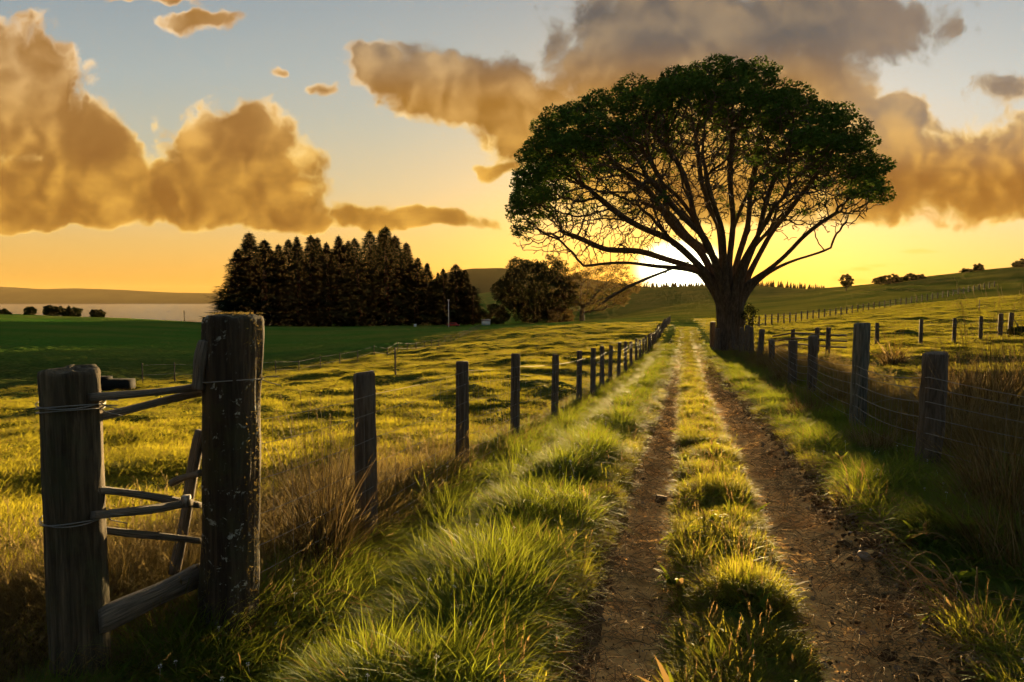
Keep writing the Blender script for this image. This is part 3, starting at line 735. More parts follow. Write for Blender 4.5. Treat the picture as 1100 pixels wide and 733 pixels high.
# dry grass along the fences
dv = [tuft('d', M['dry'], 60, .13, .62, .0045, .35, .6, 60+s, 4, heads=5) for s in range(4)]
parts = []
X, Y, s = rand_pts(620, 3.6, 8, LF-1.5, LF+.05, 1.2); parts.append(lay(X, Y, RNG.uniform(.35, .85, len(X)), RNG.uniform(.8, 1.3, len(X)), .2))
X, Y, s = rand_pts(420, 1.8, 3.9, LF-1.8, LF-.0, 1.0); parts.append(lay(X, Y, RNG.uniform(.22, .45, len(X)), RNG.uniform(.8, 1.3, len(X)), .3))
X, Y, s = rand_pts(200, 8, 40, LF-.4, LF+.1, 1.2); parts.append(lay(X, Y, RNG.uniform(.25, .6, len(X)), RNG.uniform(.8, 1.2, len(X)), .2))
X, Y, s = rand_pts(1900, 7, 42, RF+.35, RF+2.6, 1.0); k = lum(X, Y, .5, 91) > .33; X, Y = X[k], Y[k]; parts.append(lay(X, Y, RNG.uniform(.5, 1.15, len(X)), RNG.uniform(.9, 1.5, len(X))*(1+Y*.012), .2))
X, Y, s = rand_pts(160, 14, 45, RF-.5, RF+.1, 1.0); parts.append(lay(X, Y, RNG.uniform(.3, .7, len(X)), RNG.uniform(.8, 1.3, len(X)), .2))
P = cat_(parts); scatter('dry_grass', 'tall dry brown grass with seed heads along the fences', dv, *P)

wv_ = [tuft('w', M['verge'], 11, .05, .17, .030, .9, 1.1, 150+i, 4) for i in range(3)]
parts = []
for (s0, s1, n) in ((LF, -.7, 420), (RL+.25, RR-.3, 160), (1.5, RF, 320)):
    X, Y, s = rand_pts(n, 1.8, 22, s0, s1, 1.3); z = RNG.uniform(.6, 1.5, n); parts.append(lay(X, Y, z, z, .2, 3, -.02))
P = cat_(parts); scatter('broad_leaf_weeds', 'broad leafed weeds scattered through the verge grass', wv_, *P)
def flower(seed):
    r = np.random.default_rng(seed); mb = MB(); h_ = r.uniform(.16, .30); tube(mb, [(0, 0, 0), (.01, 0, h_*.6), (.015, .01, h_)], [.0012, .001, .0008], 3, False)
    for k in range(14):
        d = r.normal(0, 1, 3); d /= np.linalg.norm(d); d[2] = abs(d[2]); c = np.array([.015, .01, h_])+d*.006; sd = np.cross(d, r.normal(0, 1, 3)); sd /= np.linalg.norm(sd)
        mb.add([c-sd*.003, c+sd*.003, c+d*.007], None, [(0, 1, 2)], 1, .2)
    return bpy.data.objects.new('fl', mb.mesh('fl', M['petal']))
X, Y, s = rand_pts(150, 2.6, 14, LF-.2, -1.0, 1.1); X2, Y2, s2 = rand_pts(60, 2.6, 10, 1.6, RF, 1.1)
parts = [lay(X, Y, RNG.uniform(.7, 1.3, 150), RNG.uniform(.8, 1.2, 150), .2, 2), lay(X2, Y2, RNG.uniform(.7, 1.2, 60), RNG.uniform(.8, 1.2, 60), .2, 2)]
P = cat_(parts); scatter('clover_flowers', 'tiny pale clover heads dotted in the verge', [flower(1), flower(2)], *P)
# clods, pebbles and straw on the track
def rock(name, m, seed, flat=.6):
    r = np.random.default_rng(seed); mb = MB(); n = 7
    th = np.linspace(0, 2*math.pi, n, endpoint=False); ph = np.linspace(-1.2, 1.2, 5); v = []
    for p in ph:
        for t_ in th: k = r.uniform(.7, 1.15); v.append((math.cos(p)*math.cos(t_)*k, math.cos(p)*math.sin(t_)*k, math.sin(p)*flat*k))
    q = [(a*n+b, a*n+(b+1) % n, (a+1)*n+(b+1) % n, (a+1)*n+b) for a in range(4) for b in range(n)]
    v += [(0, 0, -flat), (0, 0, flat)]; t3 = []
    for b in range(n): t3 += [(5*n, (b+1) % n, b), (5*n+1, 4*n+b, 4*n+(b+1) % n)]
    mb.add(v, q, t3); return bpy.data.objects.new(name, mb.mesh(name, m))
rv = [rock('r', M['clod'], s) for s in range(3)]+[rock('r', M['stone'], 9, .5)]
parts = []
for (c, w, n, big) in ((RL, .26, 1800, .5), (RR+.08, .30, 1800, .5), (RR+.45, .16, 2600, 1.2), (RL-.32, .10, 900, 1.0), (RR-.30, .08, 400, .6)):
    X, Y, s = rand_pts(n, 1.8, 40, 0, 1, 1.4); s = c+RNG.normal(0, w, n)*.8; X = s+SL*Y
    sz = RNG.lognormal(-4.6, .55, n)*big*(1+Y*.01); pp = lay(X, Y, sz*RNG.uniform(.6, 1, n), sz, .5, 4, -.006); parts.append(pp)
P = cat_(parts); P[0][:, 2] += .018; scatter('track_clods', 'earth clods and small stones scattered along the ruts', rv, *P)
def straw(seed):
    r = np.random.default_rng(seed); mb = MB()
    for k in range(5):
        a = r.uniform(0, 6.28); p = r.uniform(-.05, .05, 2); L = r.uniform(.05, .14); b = r.normal(0, .5)
        Pn = [(p[0]+math.cos(a+b*t_)*L*t_, p[1]+math.sin(a+b*t_)*L*t_, .012+.02*math.sin(3*t_)) for t_ in (0, .35, .7, 1)]
        tube(mb, Pn, [.0014, .0017, .0013, .0007], 4, False)
    return bpy.data.objects.new('st', mb.mesh('st', M['straw']))
parts = []
for (c, w, n) in ((RL-.1, .35, 900), (RR+.3, .35, 1300), (-1.3, .8, 300), (2.0, .5, 300)):
    X, Y, s = rand_pts(n, 1.8, 30, 0, 1, 1.4); s = c+RNG.normal(0, w, n)*.7; X = s+SL*Y
    z = RNG.uniform(.7, 1.5, n)*(1+Y*.05); parts.append(lay(X, Y, z, z, .25, 3, -.01))
P = cat_(parts); P[0][:, 2] += .016; scatter('dead_straw', 'broken dead grass stems lying on the track', [straw(s) for s in range(3)], *P)

# ------------------------------------------------------------------ fences
def post_mesh(r, h, seed, sides=10, square=0.0, buried=.35, seg=7, wear=.05):
    rg = np.random.default_rng(seed); th = np.linspace(0, 2*math.pi, sides, endpoint=False)
    zs = np.concatenate([[-buried], np.linspace(0, h*.985, seg)]); lx, ly = rg.normal(0, .008, 2)
    sq = 1/np.maximum(np.abs(np.cos(th)), np.abs(np.sin(th)))**square
    v = []
    for i, z in enumerate(zs):
        k = r*sq*(1+rg.normal(0, wear*.4, sides))*(1.02-.06*z/h)
        v.append(np.stack([np.cos(th)*k+lx*z, np.sin(th)*k+ly*z, np.full(sides, z)], 1))
    tilt = rg.normal(0, .12, 2)
    k = r*sq*.86; v.append(np.stack([np.cos(th)*k+lx*h, np.sin(th)*k+ly*h, h+np.cos(th)*k*tilt[0]+np.sin(th)*k*tilt[1]], 1))
    n = sides; L = len(v); V_ = np.vstack(v); V_ = np.vstack([V_, [lx*h, ly*h, h+.004]])
    q = [(a*n+b, a*n+(b+1) % n, (a+1)*n+(b+1) % n, (a+1)*n+b) for a in range(L-1) for b in range(n)]
    t3 = [(L*n, (L-1)*n+b, (L-1)*n+(b+1) % n) for b in range(n)]
    mb = MB(); mb.add(V_, q, t3); return mb
def post(parent, p, r, h, m, seed, lean=(0, 0), **kw):
    o = post_mesh(r, h, seed, **kw).build('post', m, parent, smooth=False)
    o.location = Vector(p)-parent.location; o.rotation_euler = (lean[0], lean[1], rnd.uniform(0, .6)); return o
def wire_line(mb, P, r, sag=.02, n=5, k=6):
    P = [Vector(p) for p in P]
    pts = []
    for a, b in zip(P[:-1], P[1:]):
        for i in range(k):
            t_ = i/k; q = a.lerp(b, t_); q.z -= sag*4*t_*(1-t_); pts.append(q)
    pts.append(P[-1]); tube(mb, [tuple(p) for p in pts], r, n, False)
def ydist(px, Yapprox): return Yapprox
# long fence left of the track
fl = empty('wire_fence', (LF+SL*5.3, 5.3, 0)); fl.location.z = h1(fl.location.x, 5.3)
tag(fl, 'long fence of dark posts and wire netting along the left side of the track', 'fence')
FPX = [(392, 400, .085), (496, 388, .075), (553, 380, .07), (596, 381, .07), (622, 377, .065), (637, 374, .065), (647, 372, .065), (655.5, 371, .065), (664.5, 368, .065), (672, 367, .065), (678, 367, .065), (683.5, 364, .065)]
posts = []
c0 = LF
for (px, py, r) in FPX:
    u = ray(px, py)[0]; Yp = LF/(u-SL); posts.append((Yp, r, py))
while posts[-1][0] < 120: posts.append((posts[-1][0]*1.0+3.2, .07, None))
tops = []
for i, (Yp, r, py) in enumerate(posts):
    x = LF+SL*Yp; z = h1(x, Yp)
    if py is not None: h = min(1.55, max(1.05, EYE+ray(550, py)[1]*Yp-z))
    else: h = 1.25+.1*math.sin(i*7.3)
    post(fl, (x, Yp, z), r, h, M['post'], 100+i, lean=(rnd.gauss(0, .012), rnd.gauss(0, .012)), square=.55, seg=9 if i < 5 else 4, wear=.04)
    tops.append((x, Yp, z, h))
NETH = [.12, .28, .44, .62, .82, 1.02, 1.16]
start = (LF+SL*3.77, 3.77, h1(LF+SL*3.77, 3.77), 1.3)
line = [start]+tops
def loc(parent, P): return [tuple(Vector(p)-parent.location) for p in P]
mbw = MB()
for hh in NETH:
    P = [(x+.08, y, z+min(hh, h-.04)) for x, y, z, h in line[:20]]
    wire_line(mbw, loc(fl, P), .0017, .015)
for hh in (.3, .7, 1.1):
    P = [(x+.08, y, z+min(hh, h-.04)) for x, y, z, h in line[19:]]
    if len(P) > 1: wire_line(mbw, loc(fl, P), .003, .0, 4, 2)
for (a, b) in zip(line[:9], line[1:10]):
    L = b[1]-a[1]; n = max(3, int(L/.17))
    for i in range(1, n):
        t_ = i/n; x = a[0]+(b[0]-a[0])*t_+.08; y = a[1]+(b[1]-a[1])*t_; z = a[2]+(b[2]-a[2])*t_-.015*4*t_*(1-t_)
        tube(mbw, loc(fl, [(x, y, z+NETH[0]), (x+rnd.gauss(0, .006), y+rnd.gauss(0, .01), z+.65), (x, y, z+NETH[-1])]), .0011, 3, False)
mbw.build('wire_netting', M['wire'], fl)

# right fence: strainer, stub post, posts running up to the tree
def right_post(px, ptop, Yp, r, hmin, name_seed, parent, m, lean=(0, 0), **kw):
    u = ray(px, ptop)[0]; x = u*Yp; z = h1(x, Yp); h = max(hmin, EYE+ray(550, ptop)[1]*Yp-z)
    post(parent, (x, Yp, z), r, h, m, name_seed, lean, **kw); return (x, Yp, z, h)
fr = empty('wire_fence', (ray(925, 400)[0]*10.9, 10.9, 0)); fr.location.z = h1(fr.location.x, 10.9)
tag(fr, 'sagging wire fence with a tall round post, between the tree and the tall brown rushes', 'fence')
a1 = right_post(1001, 379, 7.8, .135, 1.2, 201, fr, M['post'], (0.0, .03), sides=12, seg=10, wear=.12)
a2 = right_post(924, 347, 10.9, .125, 1.5, 202, fr, M['greypost'], sides=14, seg=10)
a3 = right_post(873.5, 361, 16.5, .115, 1.2, 203, fr, M['post'], sides=12)
rest = []
for i, (px, pt, Yp, r, le) in enumerate([(852, 366, 19.5, .13, 0), (829.5, 365, 28, .13, -.02), (816.5, 354, 33, .14, .06), (808, 351, 37, .13, -.05), (802.5, 350, 39, .15, 0), (796, 352, 43, .14, .03), (766, 346, 50, .22, 0), (772, 353, 46, .17, -.04)]):
    rest.append(right_post(px, pt, Yp, r, .9, 210+i, fr, M['post'], (0, le), sides=10))
mbw = MB()
hang = (a1[0]+1.9, 4.6, h1(a1[0]+1.9, 4.6), 1.2)
for i, hh in enumerate((.28, .46, .64, .82, .98, 1.10)):
    sag = .05+.10*rnd.random()
    P = [(x-.10, y-.12, z+min(hh, h-.06)) for x, y, z, h in (a2, a1)]
    P.append((hang[0]-.5, hang[1], hang[2]+hh*.75))
    wire_line(mbw, loc(fr, P), .0045, sag, 5, 10)
    P = [(x-.12, y-.1, z+min(hh, h-.06)) for x, y, z, h in (a2, a3, rest[0], rest[1])]
    wire_line(mbw, loc(fr, P), .0035, .06, 5, 8)
for (a, b, n) in ((a2, a1, 16), (a1, hang, 14), (a2, a3, 10)):
    for i in range(1, n):
        t_ = i/n; x = a[0]+(b[0]-a[0])*t_-.1; y = a[1]+(b[1]-a[1])*t_-.1; z = a[2]+(b[2]-a[2])*t_-.05
        tube(mbw, loc(fr, [(x, y, z+.2), (x+rnd.gauss(0, .02), y, z+.6), (x+rnd.gauss(0, .02), y, z+1.0)]), .0016, 3, False)
# loose curled ends
for k in range(3):
    p0 = Vector((a2[0]+.1, a2[1]-.2, a2[2]+.5+.2*k)); P = [tuple(p0+Vector((t_*.9, -t_*1.2, .25*math.sin(t_*4+k)-.3*t_))-fr.location) for t_ in np.linspace(0, 1, 12)]
    tube(mbw, P, .003, 4, False)
mbw.build('wire', M['wire'], fr)

# cross fence running to the right, and a rail pen by the tree
fc = empty('post_fence', (ray(943, 360)[0]*36, 36, 0)); fc.location.z = h1(fc.location.x, 36)
tag(fc, 'row of dark upright posts with wires crossing the field behind the tall brown rushes', 'fence')
lc = []
for i, (px, pt, pb, r, le) in enumerate([(890, 352, 378, .17, 0), (942.5, 347, 370, .17, 0), (989.7, 343, 370, .16, 0), (1025.5, 342, 368, .16, 0), (1054, 340, 366, .16, 0), (1075, 337, 363, .2, 0), (1085.5, 336, 361, .19, .05), (1128, 334, 362, .18, 0), (1165, 332, 361, .18, 0)]):
    g0 = ground_px(px, pb, 15, 60); Yp = min(max(g0.y, 30), 46)
    lc.append(right_post(px, pt, Yp, r*.62*Yp/38, 1.0, 230+i, fc, M['post'], (0, le), sides=10))
mbw = MB()
for hh in (.35, .7, 1.05): wire_line(mbw, loc(fc, [(x, y-.12, z+hh) for x, y, z, h in lc]), .007, .01, 4, 3)
mbw.build('wire', M['wire'], fc)
mbs = MB(); a = lc[6]; tube(mbs, loc(fc, [(a[0]+.15, a[1], a[2]+1.2), (a[0]+.75, a[1]-.6, h1(a[0]+.75, a[1]-.6)-.1)]), .035, 6); mbs.build('stay', M['post'], fc)
pen = empty('rail_pen', at(865, 33, 370)); tag(pen, 'low post and rail pen right of the big tree trunk', 'fence')
lp = []
for i, (px, pt, Yp) in enumerate([(851.7, 354, 36), (878, 352, 34), (890, 352, 33)]): lp.append(right_post(px, pt, Yp, .11, 1.0, 250+i, pen, M['post'], sides=8))
e0 = at(829, 37, 360); lp = [(e0.x, e0.y, e0.z, 1.2)]+lp; e1 = at(908, 33, 360); lp.append((e1.x, e1.y, e1.z, 1.2))
for hh in (.55, .85, 1.12):
    mbr = MB(); P = loc(pen, [(x, y-.14, z+hh) for x, y, z, h in lp]); tube(mbr, P, .045, 6); mbr.build('rail', M['rail'], pen)

# far fence climbing the right hill
ff = empty('post_fence', at(802, 95, 349)); tag(ff, 'long distant fence of tiny posts climbing the right hand hill', 'fence')
lf = []
NPF = 46
for i in range(NPF):
    t_ = i/(NPF-1); px = 800+(1068-800)*t_**.92; py = np.interp(px, [800, 840, 900, 960, 1020, 1068], [349, 344, 336, 327, 316, 307])
    Yp = ground_px(px, py, 60, 420).y if i in (0, ) else 85+ (230-85)*t_
    p = at(px, Yp, py); lf.append(p)
    h = 1.5+Yp*.002
    o = post_mesh(.08+Yp*.0004, h, 300+i, sides=5, seg=2).build('post', M['post'], ff); o.location = p-ff.location
mbw = MB()
for hh in (.5, 1.0, 1.4): wire_line(mbw, loc(ff, [p+Vector((0, 0, hh)) for p in lf]), .02, 0, 4, 1)
mbw.build('wire', M['wire'], ff)
# thin fence at the edge of the lower paddock
fp = empty('wire_fence', at(300, 60, 398)); tag(fp, 'faint line of thin stakes dividing the golden pasture from the dark paddock', 'fence')
lf = []
for i in range(34):
    t_ = i/33; Yp = 34+(150-34)*t_**1.2; x = np.interp(Yp, [34, 41, 60, 95, 150], [-18.5, -15.5, -11.5, -7.5, -7.0]); p = Vector((x, Yp, h1(x, Yp))); lf.append(p)
    o = post_mesh(.025+Yp*.0002, 1.0, 360+i, sides=5, seg=2).build('stake', M['post'], fp); o.location = p-fp.location
mbw = MB()
for hh in (.4, .9): wire_line(mbw, loc(fp, [p+Vector((0, 0, hh)) for p in lf]), .006, 0, 3, 1)
mbw.build('wire', M['wire'], fp)

def single(name, label, cat, p, mb, m, lean=0, smooth=False, group=None):
    o = mb.build(name, m, smooth=smooth); o.location = p; o.rotation_euler = (0, lean, 0); return tag(o, label, cat, group)
single('stake', 'thin lone stake standing in the golden pasture', 'stake', ground_px(425, 404, 10, 90), post_mesh(.035, 1.25, 400, sides=6, seg=3), M['post'])
single('stake', 'thin lone stake on the green strip of the right hand hill', 'stake', at(1052, 110, 330), post_mesh(.07, 1.9, 401, sides=6, seg=3), M['post'])

# ------------------------------------------------------------------ foreground gateposts
def big_post(name, label, px_top, px_base, Yp, w, top_z, m, seed, square):
    xb = ray(px_base, 600)[0]*Yp; z = h1(xb, Yp); h = top_z-z
    rg = np.random.default_rng(seed); n = 56; L = 110; th = np.linspace(0, 2*math.pi, n, endpoint=False)
    zs = np.linspace(-.3, h, L); v = []
    xt = (ray(px_top, 400)[0]*Yp-xb)/h
    TH, ZZ = np.meshgrid(th, zs)
    sq = 1/np.maximum(np.abs(np.cos(TH+.35)), np.abs(np.sin(TH+.35)))**square
    groove = fbm(TH*5+seed, ZZ*.7, seed, 3)*.09+fbm(TH*14, ZZ*2.2, seed+3, 3)*.045+fbm(TH*2, ZZ*1.6, seed+7, 3)*.10
    groove += .012*np.sin(ZZ*9+seed)
    rr = w/2*sq*(1+groove*(1-.55*sst(ZZ, h-.12, h)))*(1+.08*np.clip(-ZZ/h+.2, 0, 1))*(1-.035*sst(ZZ, h-.012, h))
    topw = fbm(np.cos(TH)*2+5, np.sin(TH)*2+seed, seed+9, 3)*.022*sst(ZZ, h-.1, h)
    Xx = np.cos(TH)*rr+xt*ZZ; Yy = np.sin(TH)*rr; Zz = ZZ+topw-.02*sst(ZZ, h-.03, h)*0
    v = np.stack([Xx, Yy, Zz], -1)
    # end grain rings
    rings = []
    for k in (.8, .5, .2): 
        c = np.array([xt*h, 0, 0]); rgk = v[-1].copy(); rgk[:, 0] = c[0]+(rgk[:, 0]-c[0])*k; rgk[:, 1] *= k; rgk[:, 2] += .003+rg.normal(0, .002, n); rings.append(rgk)
    Vv = np.vstack([v.reshape(-1, 3)]+rings+[[[xt*h, 0, h+.004]]]); LL = L+3
    q = [(a*n+b, a*n+(b+1) % n, (a+1)*n+(b+1) % n, (a+1)*n+b) for a in range(LL-1) for b in range(n)]
    t3 = [(LL*n, (LL-1)*n+b, (LL-1)*n+(b+1) % n) for b in range(n)]
    mb = MB(); mb.add(Vv, q, t3)
    root = empty(name, (xb, Yp, z)); tag(root, label, 'post'); mb.build('timber', m, root, smooth=True)
    return root, h, xt
BP, BH, BX = big_post('gatepost', 'thick lichen spotted old post, the taller of the two foreground posts', 252, 243, 3.56, .248, EYE+ray(550, 340)[1]*3.56, M['bigpost'], 5, .55)
LP, LH, LX = big_post('gatepost', 'greenish split grained old post with wire wrapped round it, lower left', 75, 84, 3.1, .232, EYE+ray(550, 397)[1]*3.1, M['leftpost'], 17, .25)
def wrap(root, z, r, xt, turns=2, tail=True):
    mb = MB(); P = []
    for i in range(turns*28+1):
        a = i/28*2*math.pi; P.append((xt*z+math.cos(a)*(r+.003+.002*math.sin(a*3)), math.sin(a)*(r+.003), z+.010*math.sin(a*1.5)+.006*i/28))
    tube(mb, P, .0028, 5)
    a0 = P[-1]
    for k in range(2): tube(mb, [a0, (a0[0]+.05, a0[1]-.04, a0[2]+.03*k-.01), (a0[0]+.11, a0[1]-.02-.03*k, a0[2]-.03+.05*k)], .0025, 5)
    mb.build('wrapped_wire', M['wire'], root)
wrap(LP, LH-.165, .132, LX); wrap(LP, LH-.185, .130, LX, 1); wrap(LP, LH-.69, .136, LX, 2)
wrap(BP, BH-.335, .148, BX, 1)
# moss whiskers on the sunlit edge of the big post
mb = MB(); rg = np.random.default_rng(3)
for i in range(1500):
    z = rg.uniform(.25, BH+.01); a = rg.normal(.15, .55); top = i > 1250
    if top: z = BH+.012; rr_ = rg.uniform(0, .12); p = np.array([BX*z+math.cos(rg.uniform(0, 6.28))*rr_, math.sin(rg.uniform(0, 6.28))*rr_, z])
    else: p = np.array([BX*z+math.cos(a)*.138, math.sin(a)*.138, z])
    d = np.array([math.cos(a)*.6, math.sin(a)*.6, rg.uniform(-.5, .8)])+rg.normal(0, .4, 3)
    if top: d[2] = abs(d[2])+.5
    d = d/np.linalg.norm(d)*rg.uniform(.006, .018); sd = np.cross(d, rg.normal(0, 1, 3)); sd = sd/np.linalg.norm(sd)*.0018
    mb.add([p-sd, p+sd, p+d], None, [(0, 1, 2)], [0, 0, 1], rg.uniform(0, 1))
mb.build('moss', M['dry'], BP)

# ------------------------------------------------------------------ rails between the posts
gate = empty('rail_hurdle', at(160, 3.5, 600)); tag(gate, 'broken hurdle of weathered rails leaning between the two old posts', 'gate')
def w3(px, py, Y):
    u, w = ray(px, py); return Vector((u*Y, Y, EYE+w*Y))
def rail(name, a, b, wd, th_, m=M['hurdle'], label=None, seed=0):
    a = a-gate.location; b = b-gate.location; d = b-a; L = d.length; rg = np.random.default_rng(seed)
    T = d.normalized(); up = Vector((0, 0, 1)); N = T.cross(up).normalized(); Bn = N.cross(T)
    n = 22; ring = [(-1, -1), (-.2, -1.06), (1, -.95), (1.05, .1), (.95, 1), (.1, 1.05), (-1, .96), (-1.04, 0)]; v = []
    for i in range(n):
        t_ = i/(n-1); c = a+d*t_+Bn*(.004*math.sin(t_*5+seed*2))+N*(.003*math.sin(t_*8+seed)); k = 1-.12*(i in (0, n-1))
        wv = 1+.08*math.sin(t_*7+seed)
        for (p, q_) in ring: 
            pp = c+N*(p*th_/2*k)+Bn*(q_*wd/2*k*wv); v.append(tuple(pp))
    m_ = len(ring); q = [(x*m_+y, x*m_+(y+1) % m_, (x+1)*m_+(y+1) % m_, (x+1)*m_+y) for x in range(n-1) for y in range(m_)]
    v += [tuple(a), tuple(b)]; t3 = []
    for y in range(m_): t3 += [(n*m_, (y+1) % m_, y), (n*m_+1, (n-1)*m_+y, (n-1)*m_+(y+1) % m_)]
    nn = n*m_+2; at_ = np.append(np.repeat(np.linspace(0, 1, n)*L, m_), (0, L))+seed*3; ar_ = np.append(np.tile([0, .3, .6, .9, 1.2, 1.5, 1.2, .6], n), (0, 0))*wd*8
    mb = MB(); mb.add(v, q, t3, at_, ar_); o = mb.build(name, m, gate)
    if label: o['label'] = label
    return o
rail('rail', w3(96, 428, 3.05), w3(222, 415, 3.62), .035, .03, seed=1)
rail('rail', w3(98, 449, 3.12), w3(221, 421, 3.66), .036, .03, seed=2)
rail('rail', w3(100, 525, 3.08), w3(216, 542, 3.64), .036, .03, seed=3)
rail('rail', w3(100, 555, 3.02), w3(206, 540, 3.55), .038, .03, seed=4)
rail('rail', w3(100, 567, 3.12), w3(216, 582, 3.66), .034, .03, seed=5)
rail('rail', w3(184, 519, 3.70), w3(216, 507, 3.55), .034, .03, label='short splintered rail stub', seed=6)
rail('bottom_board', w3(106, 669, 3.06), w3(216, 616, 3.62), .115, .04, label='thick sloping bottom board', seed=7)
rail('brace', w3(187, 617, 3.66), w3(216, 463, 3.60), .052, .03, seed=8)
rail('paling', w3(212, 419, 3.46), w3(219, 366, 3.46), .055, .03, label='grey paling stub nailed to the thick post', seed=9)
mb = MB(); p = w3(200, 538, 3.50)-gate.location; box(mb, tuple(p), (.035, .05, .055), None, .006); mb.build('strap', M['steel'], gate)
# low dark trough beyond the left post
p = ground_px(120, 418, 5, 60); tr = empty('water_trough', p); tag(tr, 'low dark water trough in the field behind the left post', 'trough')
k = p.y/F; mb = MB(); box(mb, (0, 0, .20), (44*k, .9, .5), None, .12); mb.build('tub', M['tub'], tr)
mb = MB(); box(mb, (-12*k, 0, .50), (20*k, .7, .16), None, .08); mb.build('lid', M['tub'], tr)

# ------------------------------------------------------------------ rush tussocks (things)
def tussock(name, label, cat, p, n, rad, h, w, m, seed, lean=.55, droop=.7, heads=0, group=None):
    t_ = tuft(name, m, n, rad, h, w, lean, droop, seed, 5, heads=heads); C.objects.link(t_); t_.name = name
    t_.location = Vector(p)-Vector((0, 0, .03)); return tag(t_, label, cat, group)
def rp(px, Y): x = ray(px, 450)[0]*Y; return (x, Y, h1(x, Y))
for i, (px, Y, n, rad, h, lab) in enumerate([
    (1090, 5.6, 1000, .30, 1.4, 'largest brown rush clump, spilling over the right edge of the photo'),
    (1110, 4.5, 800, .32, .8, 'dark rush clump with arching dead leaves at the lower right edge'),
    (1035, 8.8, 900, .40, 1.15, 'brown rush clump behind the stub post'),
    (1062, 9.8, 900, .42, 1.85, 'upright feathery rush clump at right, a little behind the stub post'),
    (1098, 10.6, 900, .45, 2.0, 'tall pale rush clump at the right edge, behind the largest one'),
    (1020, 13.5, 700, .45, 1.4, 'sunlit rush clump beyond the stub post and left of the tallest pale one'),
    (940, 8.8, 700, .34, .50, 'low dark rush clump at the foot of the tall round post'),
    (868, 12.5, 600, .34, .55, 'round brown tussock left of the tall round post'),
    (905, 15, 600, .42, .8, 'dark rush clump just behind the tall round post'),
    (845, 21, 600, .5, 1.0, 'dark tussock among the posts right of the trunk'),
    (826, 27, 500, .5, 1.0, 'tussock closest to the trunk on its right')]):
    tussock('rush_clump', lab, 'rush clump', rp(px, Y), n, rad, h, .006 if Y < 8 else .009, M['rush'], 500+i, .34, .60, heads=34, group='rush clumps along the right fence')
# dry bushes at the left fence
tussock('dead_bush', 'leaning dark dead stalks between the thick post and the next fence post', 'bush', (LF+SL*4.6+.02, 4.6, h1(LF+SL*4.6, 4.6)), 230, .15, 1.05, .007, M['stalk'], 530, .35, .45, 26)
for i, (sv_, Y, n, rad, h, lab) in enumerate([(-2.05, 5.9, 700, .22, .62, 'tall green tussock at the fence just past the nearest slim post'), (-1.85, 7.4, 700, .24, .66, 'dark green tussock beside the second slim post of the long fence'),
    (-2.1, 8.8, 700, .24, .70, 'brownish green tussock beside the third slim post of the long fence'), (-1.7, 10.4, 700, .26, .66, 'green tussock further up the left verge, past the third slim post'), (-2.15, 12.6, 600, .28, .7, 'green tussock at the fence near the fifth slim post'), (-1.55, 5.0, 600, .18, .40, 'low wide green tussock on the near left verge')]):
    x = sv_+SL*Y; tussock('grass_tussock', lab, 'grass tussock', (x, Y, h1(x, Y)), n, rad, h, .006, M['verge'], 560+i, .5, .8, heads=4, group='big tussocks along the left fence')
tussock('spiky_shrub', 'reddish spiky shrub behind the tall round post', 'shrub', rp(957, 27), 260, .35, 1.5, .03, M['rush'], 531, .75, .7, 14)
# arching dead leaves, lower right
mb = MB(); rg = np.random.default_rng(8); b0 = Vector((2.55, 3.75, h1(2.55, 3.75)))
for i in range(26):
    a = rg.uniform(2.2, 4.4); L = rg.uniform(.35, .8); hh = rg.uniform(.18, .45); P = [(math.cos(a)*L*t_, math.sin(a)*L*t_*.6, hh*math.sin(t_*2.6)) for t_ in np.linspace(0, 1, 9)]
    o_ = rg.normal(0, .1, 3); P = [(x+o_[0], y+o_[1], z) for x, y, z in P]; tube(mb, P, np.linspace(.0035, .001, 9), 4, False, .9, .5)
o = mb.build('dead_fern', M['straw']); o.location = b0; tag(o, 'pale arching dead stalks curling over the grass near the lower right corner', 'plant')

# ------------------------------------------------------------------ trees
def colonize(att, nodes, parent, step, kill, infl, iters, seed=0, grav=0.0):
    rg = np.random.default_rng(seed); nodes = [np.array(n, float) for n in nodes]; parent = list(parent)
    NB = np.array(nodes); near = np.full(len(att), -1); nd = np.full(len(att), 1e9); alive = np.ones(len(att), bool)
    def upd(start):
        for a in range(start, len(nodes), 400):
            blk = np.array(nodes[a:a+400]); ai = np.nonzero(alive)[0]
            if not len(ai): return
            d = np.linalg.norm(att[ai][:, None]-blk[None], axis=2); m_ = d.argmin(1); dm = d[np.arange(len(ai)), m_]
            b = dm < nd[ai]; nd[ai[b]] = dm[b]; near[ai[b]] = m_[b]+a
    upd(0); used = {}
    for it in range(iters):
        ok = alive & (nd < infl)
        if not ok.any(): break
        idx = np.nonzero(ok)[0]; ns = near[idx]; arr = np.array(nodes)
        v = att[idx]-arr[ns]; v /= np.linalg.norm(v, axis=1, keepdims=True)+1e-9
        acc = np.zeros((len(nodes), 3)); np.add.at(acc, ns, v); cnt = np.bincount(ns, minlength=len(nodes))
        st = len(nodes)
        for n_ in np.nonzero(cnt)[0]:
            if used.get(n_, 0) > 3: continue
            d = acc[n_]/cnt[n_]+rg.normal(0, .22, 3); d[2] += grav; d /= np.linalg.norm(d)+1e-9
            nodes.append(arr[n_]+d*step); parent.append(n_); used[n_] = used.get(n_, 0)+1
        if len(nodes) == st: break
        upd(st); alive &= nd > kill
    return np.array(nodes), np.array(parent)
